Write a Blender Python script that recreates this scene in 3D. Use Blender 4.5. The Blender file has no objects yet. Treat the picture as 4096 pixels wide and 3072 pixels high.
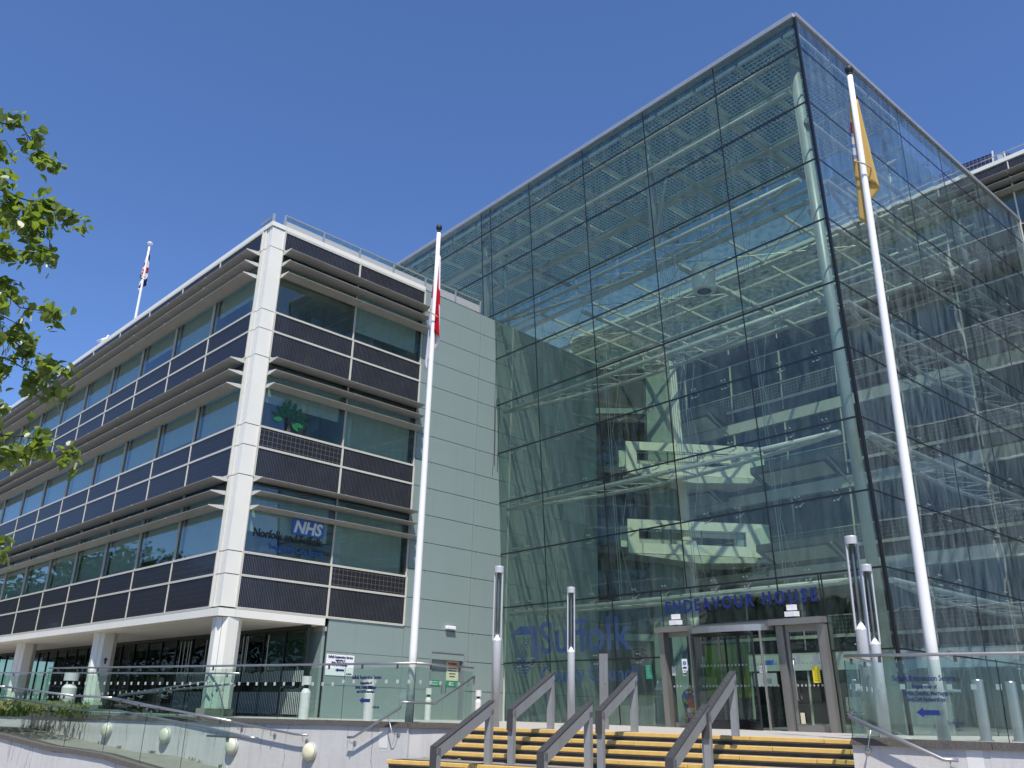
import bpy, math, random
from mathutils import Vector, Matrix
random.seed(7)
rad=math.radians
# ------------------------------------------------------------------ camera, sky, sun
scn=bpy.context.scene
CAMZ=0.27; F=3464.0
_up=Vector((227.,9116.,-F)).normalized()
_f=Vector((0,0,-1)); _fh=(_f-_up*_f.dot(_up)).normalized(); _rt=_fh.cross(_up)
RM=Matrix((_rt,_fh,_up))                      # rows: camera-space vector -> world X,Y,Z
cam=bpy.data.objects.new('camera',bpy.data.cameras.new('camera'))
scn.collection.objects.link(cam); scn.camera=cam
cam.data.sensor_width=36; cam.data.lens=F/4096*36; cam.data.clip_end=3000; cam.data.clip_start=.05
cam.matrix_world=Matrix.Translation((0,0,CAMZ))@RM.to_4x4()
SUN_AZ,SUN_EL=176.0,59.5                       # azimuth clockwise from +Y
world=bpy.data.worlds.new('World'); scn.world=world; world.use_nodes=True
nt=world.node_tree; nt.nodes.clear()
sky=nt.nodes.new('ShaderNodeTexSky'); sky.sky_type='NISHITA'; sky.sun_disc=False
sky.sun_elevation=rad(SUN_EL); sky.sun_rotation=rad(SUN_AZ)
sky.air_density=.85; sky.dust_density=0.1; sky.ozone_density=7.5; sky.altitude=0
bg=nt.nodes.new('ShaderNodeBackground'); bg.inputs[1].default_value=0.128
wo=nt.nodes.new('ShaderNodeOutputWorld')
tint=nt.nodes.new('ShaderNodeMix'); tint.data_type='RGBA'; tint.blend_type='MULTIPLY'; tint.inputs[0].default_value=1; tint.inputs[7].default_value=(.905,.955,1.09,1)
nt.links.new(sky.outputs[0],tint.inputs[6]); nt.links.new(tint.outputs[2],bg.inputs[0]); nt.links.new(bg.outputs[0],wo.inputs[0])
sl=bpy.data.lights.new('sun','SUN'); sl.energy=4.3; sl.angle=rad(.53); sl.color=(1,.945,.85)
sun=bpy.data.objects.new('sun',sl); scn.collection.objects.link(sun)
sd=Vector((math.sin(rad(SUN_AZ))*math.cos(rad(SUN_EL)),math.cos(rad(SUN_AZ))*math.cos(rad(SUN_EL)),math.sin(rad(SUN_EL))))
sun.rotation_euler=sd.to_track_quat('Z','Y').to_euler(); sun.location=(0,0,60)
scn.view_settings.view_transform='Standard'; scn.view_settings.look='None'
scn.view_settings.exposure=0.45; scn.view_settings.gamma=1
scn.render.engine='CYCLES'
scn.cycles.use_denoising=True
scn.cycles.max_bounces=10; scn.cycles.transparent_max_bounces=40; scn.cycles.glossy_bounces=5
scn.cycles.diffuse_bounces=4; scn.cycles.transmission_bounces=4
scn.cycles.sample_clamp_indirect=6
scn.cycles.caustics_reflective=False; scn.cycles.caustics_refractive=False
# ------------------------------------------------------------------ helpers
def D(a): return Vector((math.sin(rad(a)),math.cos(rad(a)),0))
def ray(x,y):
    c=Vector((x-2048.,-(y-1536.),-F))
    return Vector((_rt.dot(c),_fh.dot(c),_up.dot(c))).normalized()
def onplane(x,y,p0,n):
    d=ray(x,y); c=Vector((0,0,CAMZ)); return c+d*((p0-c).dot(n)/d.dot(n))
Z=Vector((0,0,1))
WM={}                                          # world matrix of every object made
def link(o,parent=None,M=None):
    scn.collection.objects.link(o)
    M=M or Matrix.Identity(4); WM[o.name]=M
    if parent is not None:
        o.parent=parent; o.matrix_basis=WM[parent.name].inverted()@M
    else: o.matrix_basis=M
    return o
def tag(o,label=None,cat=None,group=None,kind=None):
    if label:o['label']=label
    if cat:o['category']=cat
    if group:o['group']=group
    if kind:o['kind']=kind
    return o
def thing(name,loc,label,cat,group=None,M=None):
    return tag(link(bpy.data.objects.new(name,None),None,M or Matrix.Translation(loc)),label,cat,group)
class Fr:
    def __init__(s,o,ux,uy,uz=Z):
        s.o=Vector(o);s.ux=Vector(ux).normalized();s.uy=Vector(uy).normalized();s.uz=Vector(uz).normalized()
    def P(s,a,b,c): return s.o+s.ux*a+s.uy*b+s.uz*c
    def M(s,a,b,c):
        uy=s.uy if s.ux.cross(s.uy).dot(s.uz)>0 else -s.uy
        m=Matrix((s.ux,uy,s.uz)).transposed().to_4x4(); m.translation=s.P(a,b,c); return m
BM={}
def boxmesh(sx,sy,sz,mt,bev=0,wedge=0):
    k=(round(sx,3),round(sy,3),round(sz,3),mt.name,bev,wedge)
    if k in BM:return BM[k]
    x,y,z=sx/2,sy/2,sz/2
    me=bpy.data.meshes.new('box')
    v=[(-x,-y,-z),(x,-y,-z),(x,y,-z),(-x,y,-z),(-x,-y,z),(x,-y,z),(x,y,z),(-x,y,z)]
    f=[(0,3,2,1),(4,5,6,7),(0,1,5,4),(1,2,6,5),(2,3,7,6),(3,0,4,7)]
    me.from_pydata(v,[],f)
    if bev:
        import bmesh
        b=bmesh.new();b.from_mesh(me)
        bmesh.ops.bevel(b,geom=b.edges[:],offset=bev,segments=1,affect='EDGES');b.to_mesh(me);b.free()
    me.materials.append(mt); BM[k]=me; return me
def piece(name,parent,fr,c,size,mt,bev=0):
    o=bpy.data.objects.new(name,boxmesh(*size,mt,bev)); return link(o,parent,fr.M(*c))
def span(name,parent,fr,a,b,c,mt,bev=0):       # box from ranges
    return piece(name,parent,fr,((a[0]+a[1])/2,(b[0]+b[1])/2,(c[0]+c[1])/2),(a[1]-a[0],b[1]-b[0],c[1]-c[0]),mt,bev)
class MB:
    def __init__(s): s.v=[];s.f=[];s.m=[]
    def add(s,vs,fs,mi=0):
        n=len(s.v); s.v+=[Vector(p) for p in vs]; s.f+=[tuple(i+n for i in f) for f in fs]; s.m+=[mi]*len(fs); return s
    def box(s,fr,a,b,c,mi=0):
        vs=[fr.P(x,y,z) for z in c for y in b for x in a]
        return s.add(vs,[(0,2,3,1),(4,5,7,6),(0,1,5,4),(1,3,7,5),(3,2,6,7),(2,0,4,6)],mi)
    def tube(s,pts,r,n=8,mi=0,cap=True):
        pts=[Vector(p) for p in pts]; rs=r if isinstance(r,(list,tuple)) else [r]*len(pts)
        base=len(s.v); up=None
        for i,p in enumerate(pts):
            d=(pts[min(i+1,len(pts)-1)]-pts[max(i-1,0)]).normalized()
            if up is None: up=Z if abs(d.z)<.9 else Vector((1,0,0))
            u=(up-d*up.dot(d)).normalized(); w=d.cross(u); up=u
            for k in range(n):
                a=2*math.pi*(k+.5)/n; s.v.append(p+(u*math.cos(a)+w*math.sin(a))*rs[i])
        for i in range(len(pts)-1):
            for k in range(n):
                a=base+i*n+k;b=base+i*n+(k+1)%n; s.f.append((a,b,b+n,a+n)); s.m.append(mi)
        if cap:
            s.f.append(tuple(base+k for k in range(n))[::-1]); e=base+(len(pts)-1)*n
            s.f.append(tuple(e+k for k in range(n))); s.m+=[mi,mi]
        return s
    def prism(s,poly,h0,h1,mi=0):              # poly of xy, extruded in z
        n=len(poly); vs=[Vector((p[0],p[1],h0)) for p in poly]+[Vector((p[0],p[1],h1)) for p in poly]
        return s.add(vs,[tuple(range(n))[::-1],tuple(range(n,2*n))]+[(i,(i+1)%n,n+(i+1)%n,n+i) for i in range(n)],mi)
    def lathe(s,c,prof,n=20,mi=0,axis=None):
        c=Vector(c); base=len(s.v)
        ax=Vector(axis).normalized() if axis else Z
        u=(Vector((1,0,0)) if abs(ax.x)<.9 else Vector((0,1,0))); u=(u-ax*u.dot(ax)).normalized(); w=ax.cross(u)
        for r,z in prof:
            for k in range(n):
                a=2*math.pi*k/n; s.v.append(c+(u*math.cos(a)+w*math.sin(a))*r+ax*z)
        for i in range(len(prof)-1):
            for k in range(n):
                a=base+i*n+k;b=base+i*n+(k+1)%n; s.f.append((a,b,b+n,a+n)); s.m.append(mi)
        s.f.append(tuple(base+k for k in range(n))[::-1]); e=base+(len(prof)-1)*n
        s.f.append(tuple(e+k for k in range(n))); s.m+=[mi,mi]
        return s
    def build(s,name,mts,parent=None,smooth=False,origin=None):
        if not isinstance(mts,(list,tuple)):mts=[mts]
        if origin is None:
            origin=sum(s.v,Vector())/len(s.v)
            origin.z=min(p.z for p in s.v)
        origin=Vector(origin)
        me=bpy.data.meshes.new(name); me.from_pydata([p-origin for p in s.v],[],s.f)
        for m in mts: me.materials.append(m)
        me.polygons.foreach_set('material_index',s.m)
        if smooth:
            me.polygons.foreach_set('use_smooth',[len(f)==4 or len(f)==3 for f in s.f])
        me.update()
        return link(bpy.data.objects.new(name,me),parent,Matrix.Translation(origin))
# ------------------------------------------------------------------ materials
def nodes(name):
    m=bpy.data.materials.new(name); m.use_nodes=True; t=m.node_tree
    return m,t,t.nodes['Principled BSDF'],t.nodes['Material Output']
def N(t,typ,**kw):
    n=t.nodes.new(typ)
    for k,v in kw.items():
        if k in n.inputs: n.inputs[k].default_value=v
        else: setattr(n,k,v)
    return n
def math_(t,op,a,b=None,c=None):
    n=t.nodes.new('ShaderNodeMath'); n.operation=op
    for i,x in enumerate((a,b,c)):
        if x is None: continue
        if isinstance(x,(int,float)): n.inputs[i].default_value=x
        else: t.links.new(x,n.inputs[i])
    return n.outputs[0]
def mixc(t,fac,a,b):
    n=t.nodes.new('ShaderNodeMix'); n.data_type='RGBA'
    for i,x in ((0,fac),(6,a),(7,b)):
        if isinstance(x,(int,float)): n.inputs[i].default_value=x
        elif isinstance(x,tuple): n.inputs[i].default_value=(*x,1) if len(x)==3 else x
        else: t.links.new(x,n.inputs[i])
    return n.outputs[2]
def mat(name,col,rough=.5,metal=0.,var=.12,scale=3.,bump=.0,bscale=40.,streak=0.,dirt=None,spec=.5,coord='Object',stretch=None):
    m,t,p,o=nodes(name)
    tc=N(t,'ShaderNodeTexCoord'); geo=N(t,'ShaderNodeNewGeometry')
    src=geo.outputs['Position'] if coord=='World' else tc.outputs['Object']
    if stretch:
        mp=N(t,'ShaderNodeMapping'); mp.inputs['Scale'].default_value=stretch; t.links.new(src,mp.inputs[0]); src=mp.outputs[0]
    n1=N(t,'ShaderNodeTexNoise',Scale=scale,Detail=6.,Roughness=.62); t.links.new(src,n1.inputs['Vector'])
    c=mixc(t,n1.outputs[0],tuple(x*(1-var*1.6) for x in col),tuple(min(1,x*(1+var*1.6)) for x in col))
    if streak or dirt:
        mp=N(t,'ShaderNodeMapping'); mp.inputs['Scale'].default_value=(9,9,.35); t.links.new(geo.outputs['Position'],mp.inputs[0])
        n2=N(t,'ShaderNodeTexNoise',Scale=.9,Detail=5.,Roughness=.7); t.links.new(mp.outputs[0],n2.inputs['Vector'])
        r=N(t,'ShaderNodeMapRange'); r.inputs[1].default_value=.5; r.inputs[2].default_value=.85; t.links.new(n2.outputs[0],r.inputs[0])
        c=mixc(t,math_(t,'MULTIPLY',r.outputs[0],streak),c,dirt or (.16,.14,.11))
    t.links.new(c,p.inputs['Base Color'])
    rr=math_(t,'MULTIPLY_ADD',n1.outputs[0],.25,rough-.12)
    t.links.new(rr,p.inputs['Roughness']); p.inputs['Metallic'].default_value=metal
    p.inputs['Specular IOR Level'].default_value=spec
    if bump:
        n3=N(t,'ShaderNodeTexNoise',Scale=bscale,Detail=5.,Roughness=.6); t.links.new(src,n3.inputs['Vector'])
        b=N(t,'ShaderNodeBump',Strength=bump,Distance=.02); t.links.new(n3.outputs[0],b.inputs['Height']); t.links.new(b.outputs[0],p.inputs['Normal'])
    return m
def glass(name,tint,r0=.06,gain=1.,wave=.0,wscale=.5,rough=0.,film=0.,filmcol=(.5,.55,.55),through=0.):
    m=bpy.data.materials.new(name); m.use_nodes=True; t=m.node_tree; t.nodes.clear()
    o=N(t,'ShaderNodeOutputMaterial'); tr=N(t,'ShaderNodeBsdfTransparent'); tr.inputs[0].default_value=(*tint,1)
    gl=N(t,'ShaderNodeBsdfGlossy'); gl.inputs['Roughness'].default_value=rough; gl.inputs[0].default_value=(.93,.97,1,1)
    lw=N(t,'ShaderNodeLayerWeight'); lw.inputs[0].default_value=.5
    f5=math_(t,'POWER',lw.outputs['Facing'],5.)
    fac=math_(t,'MULTIPLY_ADD',f5,(1-r0)*gain,r0)
    mx=N(t,'ShaderNodeMixShader')
    t.links.new(fac,mx.inputs[0]); t.links.new(tr.outputs[0],mx.inputs[1]); t.links.new(gl.outputs[0],mx.inputs[2])
    if wave:
        geo=N(t,'ShaderNodeNewGeometry'); n=N(t,'ShaderNodeTexNoise',Scale=wscale,Detail=1.5,Roughness=.4); t.links.new(geo.outputs['Position'],n.inputs['Vector'])
        oi=N(t,'ShaderNodeObjectInfo'); va=N(t,'ShaderNodeVectorMath'); va.operation='ADD'
        t.links.new(geo.outputs['Position'],va.inputs[0]); t.links.new(oi.outputs['Location'],va.inputs[1]); t.links.new(va.outputs[0],n.inputs['Vector'])
        b=N(t,'ShaderNodeBump',Strength=1.,Distance=wave); t.links.new(n.outputs[0],b.inputs['Height']); t.links.new(b.outputs[0],gl.inputs['Normal'])
    out=mx.outputs[0]
    if film:
        df=N(t,'ShaderNodeBsdfDiffuse'); df.inputs[0].default_value=(*filmcol,1)
        geo=N(t,'ShaderNodeNewGeometry'); mp=N(t,'ShaderNodeMapping'); mp.inputs['Scale'].default_value=(3,3,.5); t.links.new(geo.outputs['Position'],mp.inputs[0])
        n=N(t,'ShaderNodeTexNoise',Scale=1.3,Detail=7.,Roughness=.7); t.links.new(mp.outputs[0],n.inputs['Vector'])
        r=N(t,'ShaderNodeMapRange'); r.inputs[1].default_value=.35; r.inputs[2].default_value=.8; r.inputs[4].default_value=film; t.links.new(n.outputs[0],r.inputs[0])
        m2=N(t,'ShaderNodeMixShader'); t.links.new(r.outputs[0],m2.inputs[0]); t.links.new(out,m2.inputs[1]); fs=df.outputs[0]
        if through:
            tl=N(t,'ShaderNodeBsdfTranslucent'); tl.inputs[0].default_value=(*filmcol,1); m3=N(t,'ShaderNodeMixShader'); m3.inputs[0].default_value=through
            t.links.new(fs,m3.inputs[1]); t.links.new(tl.outputs[0],m3.inputs[2]); fs=m3.outputs[0]
        t.links.new(fs,m2.inputs[2]); out=m2.outputs[0]
    t.links.new(out,o.inputs[0]); return m
def pv(name,cell,line,bus,base=(.011,.012,.019),busw=.004,coat=.45):
    m,t,p,o=nodes(name); tc=N(t,'ShaderNodeTexCoord'); sx=N(t,'ShaderNodeSeparateXYZ'); t.links.new(tc.outputs['Object'],sx.inputs[0])
    def band(v,period,w,off=0.):
        fr=math_(t,'FRACT',math_(t,'DIVIDE',math_(t,'ADD',v,100*period+off),period))
        d=math_(t,'ABSOLUTE',math_(t,'SUBTRACT',fr,.5)); return math_(t,'LESS_THAN',d,w/period/2)
    gx=band(sx.outputs[0],cell,.007); gz=band(sx.outputs[2],cell,.007); bx=band(sx.outputs[0],cell/3,busw,cell/6)
    n=N(t,'ShaderNodeTexNoise',Scale=2.2,Detail=4.); t.links.new(tc.outputs['Object'],n.inputs[0])
    n2=N(t,'ShaderNodeTexNoise',Scale=9.,Detail=2.); t.links.new(tc.outputs['Object'],n2.inputs[0])
    b=mixc(t,n2.outputs[0],tuple(x*.7 for x in base),tuple(x*1.5 for x in base))
    c=mixc(t,math_(t,'MULTIPLY',bx,math_(t,'MULTIPLY_ADD',n.outputs[0],.9,.2)),b,bus)
    g=math_(t,'MAXIMUM',gx,gz)
    c=mixc(t,g,c,line)
    t.links.new(c,p.inputs['Base Color']); p.inputs['Roughness'].default_value=.45
    p.inputs['Coat Weight'].default_value=coat; p.inputs['Coat Roughness'].default_value=.04; p.inputs['Coat IOR'].default_value=1.45
    p.inputs['Specular IOR Level'].default_value=.2
    return m
WHITE=mat('white_cladding',(.75,.735,.66),.42,var=.04,scale=1.3,streak=.12,dirt=(.40,.36,.28))
FRAME=mat('window_frame_paint',(.62,.60,.52),.35,var=.05)
LOUV=mat('louvre_metal',(.32,.315,.295),.45,.1,var=.1,scale=2,streak=.5,dirt=(.10,.09,.07))
LOUVE=mat('louvre_end_plate',(.5,.49,.45),.4,var=.06)
PVA=pv('solar_cells_left',.156,(.055,.058,.066),(.035,.037,.045),base=(.014,.014,.018),coat=.2)
PVB=pv('solar_cells_right',.156,(.026,.027,.036),(.20,.205,.225),base=(.009,.009,.013),busw=.008)
PVC=pv('solar_cells_mid',.156,(.20,.205,.2),(.10,.10,.10),base=(.012,.012,.015))
PVBAL=pv('solar_cells_balustrade',.17,(.42,.45,.42),(.16,.17,.17),base=(.03,.032,.035),busw=.01)
PVROOF=pv('solar_cells_blue',.17,(.35,.37,.42),(.03,.035,.07),base=(.012,.016,.05))
GREEN=mat('green_grey_cladding',(.30,.375,.355),.30,.25,var=.025,scale=.8,streak=.18,dirt=(.15,.18,.17))
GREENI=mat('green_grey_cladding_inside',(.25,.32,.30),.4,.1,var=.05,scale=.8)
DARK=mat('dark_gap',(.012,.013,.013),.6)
SLAB=mat('balcony_dark_metal',(.075,.08,.08),.5)
BLACK=mat('black_gasket',(.012,.013,.014),.35)
NAVY=mat('dark_spandrel',(.055,.056,.056),.35,var=.1)
PALE=mat('pale_band',(.58,.58,.52),.5,var=.05)
CONC=mat('white_concrete',(.76,.76,.68),.6,var=.06,scale=1.5,bump=.15,bscale=20)
CEIL=mat('ceiling_white',(.62,.60,.53),.6,var=.04)
INT=mat('office_interior',(.38,.36,.30),.7,var=.15,scale=.7)
BLIND=mat('window_blind',(.50,.52,.47),.7,var=.14,scale=1.2,stretch=(9,1,.3))
STEEL=mat('painted_steel_pipe',(.46,.49,.47),.42,.1,var=.08,scale=5)
ROD=mat('stainless_rod',(.38,.40,.38),.4,.6,var=.05)
MESHM=mat('galvanised_grating',(.66,.74,.75),.55,.1,var=.05)
BRUSH=mat('brushed_stainless',(.46,.455,.44),.34,.9,var=.04,scale=1.5)
FRPAINT=mat('grey_rail_paint',(.25,.265,.28),.42,.1,var=.09,scale=4,bump=.05,streak=.25,dirt=(.12,.09,.06))
FRTOP=mat('rail_top_steel',(.075,.073,.075),.42,.35,var=.06,scale=3)
YEL=mat('yellow_nosing',(.66,.43,.12),.7,var=.13,scale=7,bump=.35,bscale=120,coord='World',streak=.25,dirt=(.25,.18,.08))
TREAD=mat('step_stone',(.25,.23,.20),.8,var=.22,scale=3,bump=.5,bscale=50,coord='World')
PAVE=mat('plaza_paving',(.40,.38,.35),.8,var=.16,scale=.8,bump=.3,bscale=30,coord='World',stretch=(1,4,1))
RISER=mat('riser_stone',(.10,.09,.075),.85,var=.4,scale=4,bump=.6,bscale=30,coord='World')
COPE=mat('coping_stone',(.115,.105,.095),.9,var=.35,scale=14,bump=.9,bscale=45,coord='World',stretch=(2.4,2.4,.5))
RENDER=mat('grey_white_render',(.53,.52,.51),.75,var=.10,scale=1.6,bump=.22,bscale=14,coord='World',streak=.42,dirt=(.22,.21,.20))
PATCH=mat('bare_render_patch',(.68,.67,.64),.7,var=.06,scale=9)
RAMP=mat('ramp_surface',(.20,.195,.16),.85,var=.25,scale=2.2,bump=.4,bscale=60,coord='World')
GROUND=mat('ground_paving',(.28,.27,.25),.85,var=.2,scale=.5,bump=.3,coord='World')
INFLOOR=mat('atrium_floor_tile',(.34,.35,.33),.3,var=.08,scale=1,coord='World')
POLE=mat('pole_white_paint',(.80,.79,.76),.3,var=.03,scale=2,streak=.12)
LPOST=mat('light_column_paint',(.47,.48,.49),.38,.15,var=.05,scale=3)
BOLL=mat('bollard_render',(.62,.61,.58),.6,var=.08,scale=9,streak=.2)
CREAM=mat('lamp_diffuser',(.72,.68,.47),.32,var=.05,scale=5)
CREAM2=mat('lamp_diffuser_weathered',(.58,.60,.46),.35,var=.12,scale=9)
BRONZE=mat('bronze_door_frame',(.27,.26,.24),.38,.55,var=.07,scale=2)
BLUE=mat('blue_vinyl',(.010,.026,.15),.4,var=.05)
BLUE3=mat('royal_blue_vinyl',(.035,.085,.38),.5,var=.04)
BLUE2=mat('light_blue_vinyl',(.03,.11,.36),.4,var=.04)
NAVYINK=mat('navy_print',(.01,.018,.09),.5,var=.02)
WHITEP=mat('white_sign_board',(.80,.80,.80),.45,var=.02)
TXTB=mat('black_vinyl',(.012,.014,.018),.45,var=.02)
LOGOW=mat('white_vinyl',(.55,.60,.58),.5,var=.02)
DOTS=mat('frosted_dots',(.45,.47,.46),.6,var=.05)
REDP=mat('red_print',(.45,.03,.02),.5,var=.02)
GRNP=mat('safety_green_print',(.02,.28,.15),.5,var=.04)
YELP=mat('yellow_notice',(.75,.62,.03),.5,var=.03)
LIME=mat('lime_wall',(.20,.25,.02),.6,var=.06)
LEAFD=mat('logo_leaf_dark',(.015,.085,.04),.5,var=.1); LEAFL=mat('logo_leaf_light',(.05,.38,.09),.5,var=.1); TRUNKL=mat('logo_trunk',(.07,.06,.045),.5)
BULB=mat('round_pendant_lamp',(.72,.66,.50),.5,var=.03)
ZINC=mat('parapet_aluminium',(.50,.50,.50),.35,.6,var=.05)
MESHP=mat('roof_screen_mesh',(.42,.43,.43),.6,.2,var=.06,scale=30,bump=.3,bscale=200)
G_A=glass('facade_glass',(.80,.865,.825),.032,.75,wave=.012,wscale=.9,film=.085,filmcol=(.47,.58,.54))
G_B=glass('facade_glass_side',(.81,.865,.86),.10,1.0,wave=.014,wscale=.7,film=.15,filmcol=(.46,.57,.61))
G_R=glass('roof_glass',(.76,.83,.74),.02,.3,film=.24,filmcol=(.46,.60,.60),through=.62)
G_W=glass('window_glass',(.78,.865,.835),.075,.8,wave=.004,wscale=.6,film=.05,filmcol=(.45,.54,.51))
G_G=glass('ground_floor_glass',(.50,.58,.54),.02,.15,wave=.004)
G_BAL=glass('balustrade_glass',(.855,.925,.90),.028,.7,film=.008)
G_DOOR=glass('door_glass',(.86,.92,.90),.03,.8,film=.015)
G_DARK=glass('tower_glass',(.35,.42,.42),.05,.9)
G_IN=glass('inner_office_glass',(.62,.70,.68),.03,.5)
G_TOP=glass('dimming_glass',(.30,.42,.44),.04,.8,film=.04)
G_LAMP=glass('lamp_tube',(.50,.54,.55),.05,.7)
# ------------------------------------------------------------------ frames of the place
dR=D(46);dL=D(-44);P0=Vector((-.01,32.3,0)); C0=P0-dR*11.02
FR=Fr(C0,dR,D(136)); FL=Fr(C0,dL,D(-134))
LAM=rad(4.3); M0=Vector((4.86,26.68,0)); aX=D(139.7); aO=D(-130.3)
mA=Z*math.cos(LAM)+aO*math.sin(LAM); nA=aO*math.cos(LAM)-Z*math.sin(LAM)
FA=Fr(M0,aX,nA,mA)                           # s, out, h in the leaning front
FAH=Fr(M0,aX,-aO)                            # s, inward, z
PB=Vector((8.87,20.93,0)); FB=Fr(PB,D(49.5),D(139.5))
E0=FB.P(16.15,0,0); FW=Fr(E0,aX,aO)          # right wing front
W0=Vector((-1.82,17.9,0)); FWALL=Fr(W0,D(-54.8),D(-144.8))   # plaza retaining wall, out towards viewer
S0=Vector((2.38,16.69,0)); FS=Fr(S0,D(120),D(30))            # stairs: right along nosing, back
def text(name,parent,fr,pos,s,size,mt,off=0.,shear=0.,ext=.004,align='LEFT',width=None,flip=False,space=1.,split=False):
    cu=bpy.data.curves.new('t','FONT'); cu.body=s; cu.size=size; cu.offset=off; cu.shear=shear; cu.extrude=ext; cu.align_x=align
    cu.space_character=space; cu.resolution_u=3
    ob=bpy.data.objects.new('t',cu); scn.collection.objects.link(ob); bpy.context.view_layer.update()
    me=bpy.data.meshes.new_from_object(ob.evaluated_get(bpy.context.evaluated_depsgraph_get()))
    xs=[v.co.x for v in me.vertices] or [0,1]; k=1.
    if width: k=width/(max(xs)-min(xs))
    for v in me.vertices: v.co=Vector((v.co.x*k,-v.co.z,v.co.y)) if not flip else Vector((-v.co.x*k,v.co.z,v.co.y))
    bpy.data.objects.remove(ob); bpy.data.curves.remove(cu); me.materials.clear(); me.materials.append(mt)
    if split:
        import bmesh
        b=bmesh.new(); b.from_mesh(me); seen=set(); out=[]
        for v in b.verts:
            if v in seen: continue
            st=[v];isl=[]
            seen.add(v)
            while st:
                q=st.pop();isl.append(q)
                for e in q.link_edges:
                    w=e.other_vert(q)
                    if w not in seen: seen.add(w);st.append(w)
            isl_s=set(isl); ix={w:i for i,w in enumerate(isl)}
            cx=sum(w.co.x for w in isl)/len(isl); m2=bpy.data.meshes.new(name)
            m2.from_pydata([(w.co.x-cx,w.co.y,w.co.z) for w in isl],[],[[ix[w] for w in f.verts] for f in b.faces if f.verts[0] in isl_s]); m2.materials.append(mt)
            out.append(link(bpy.data.objects.new('letter',m2),parent,fr.M(*pos)@Matrix.Translation((cx,0,0))))
        b.free(); return out[0]
    o=link(bpy.data.objects.new(name,me),parent,fr.M(*pos)); o['kind']='stuff'; return o
# ================================================================== ground, plaza, steps, walls
def structure(o): o['kind']='structure'; return o
mb=MB(); GZ=-1.27
mb.add([(-900,-900,GZ),(900,-900,GZ),(900,900,GZ),(-900,900,GZ)],[(0,1,2,3)])
structure(mb.build('ground',GROUND,origin=(0,0,GZ)))
# plaza slab: polygon behind the retaining walls and the steps
wl=FWALL.P(17,-.25,0); wl0=FWALL.P(0,-.25,0); wr0=FWALL.P(-8.24,-.25,0); wr1=FWALL.P(-26,-.25,0)
st_l=FS.P(-3.52,.102,0); st_r=FS.P(4.1,.102,0)
far_r=FWALL.P(-26,-60,0); far_l=FWALL.P(40,-60,0); fl2=FWALL.P(40,-2.2,0); fl1=FWALL.P(17,-2.2,0)
mb=MB(); mb.prism([tuple(p.xy) for p in (fl1,fl2,far_l,far_r,wr1,wr0,st_r,st_l,wl0,FWALL.P(6,-.25,0),FWALL.P(6,-2.2,0))][::1],-.25,0)
structure(mb.build('plaza_floor',PAVE,origin=(0,20,0)))
# upper ramp surface sloping down to the left behind the wall
mb=MB(); a=[FWALL.P(6,-.25,0),FWALL.P(6,-2.2,0),FWALL.P(17,-2.2,-.45),FWALL.P(17,-.25,-.45)]
mb.add(a+[p-Z*.3 for p in a],[(0,1,2,3),(7,6,5,4),(0,4,5,1),(1,5,6,2),(2,6,7,3),(3,7,4,0)])
structure(mb.build('upper_ramp',RAMP))
mb=MB(); a=[FWALL.P(17,-2.2,-.45),FWALL.P(40,-2.2,-.45),FWALL.P(40,1.8,-.45),FWALL.P(17,1.8,-.45)]
mb.add(a,[(0,1,2,3)]); structure(mb.build('ramp_landing',RAMP))
steps=structure(link(bpy.data.objects.new('entrance_steps',None),None,Matrix.Translation(FS.P(0,0,-.56))))
def flight(z0,y0,n,x0,x1,top):
    for k in range(n):
        z=z0-.14*k; y=y0-.35*k
        x=x0
        # dark riser wall under the nosing
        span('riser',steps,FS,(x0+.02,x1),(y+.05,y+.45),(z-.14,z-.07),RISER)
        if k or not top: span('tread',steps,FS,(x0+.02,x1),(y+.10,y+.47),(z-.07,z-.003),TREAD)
        j=0
        while x<x1-.05:
            L=min(1.2 if (j or k%2) else .75,x1-x); e=random.uniform(-.003,.003)
            piece('nosing',steps,FS,(x+L/2,y+.05,z-.034+e),(L-.008,.10,.066),YEL,.006)
            x+=L; j+=1
        span('nosing_bed',steps,FS,(x0+.03,x1),(y+.02,y+.30),(z-.088,z-.070),TREAD)
flight(0,0,4,-3.52,3.98,True)
span('landing',steps,FS,(-4.02,4.2),(-1.88,-1.0),(-.62,-.563),TREAD)
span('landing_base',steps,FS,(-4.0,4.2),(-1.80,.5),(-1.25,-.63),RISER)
flight(-.56,-1.98,5,-4.02,4.3,False)
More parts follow.
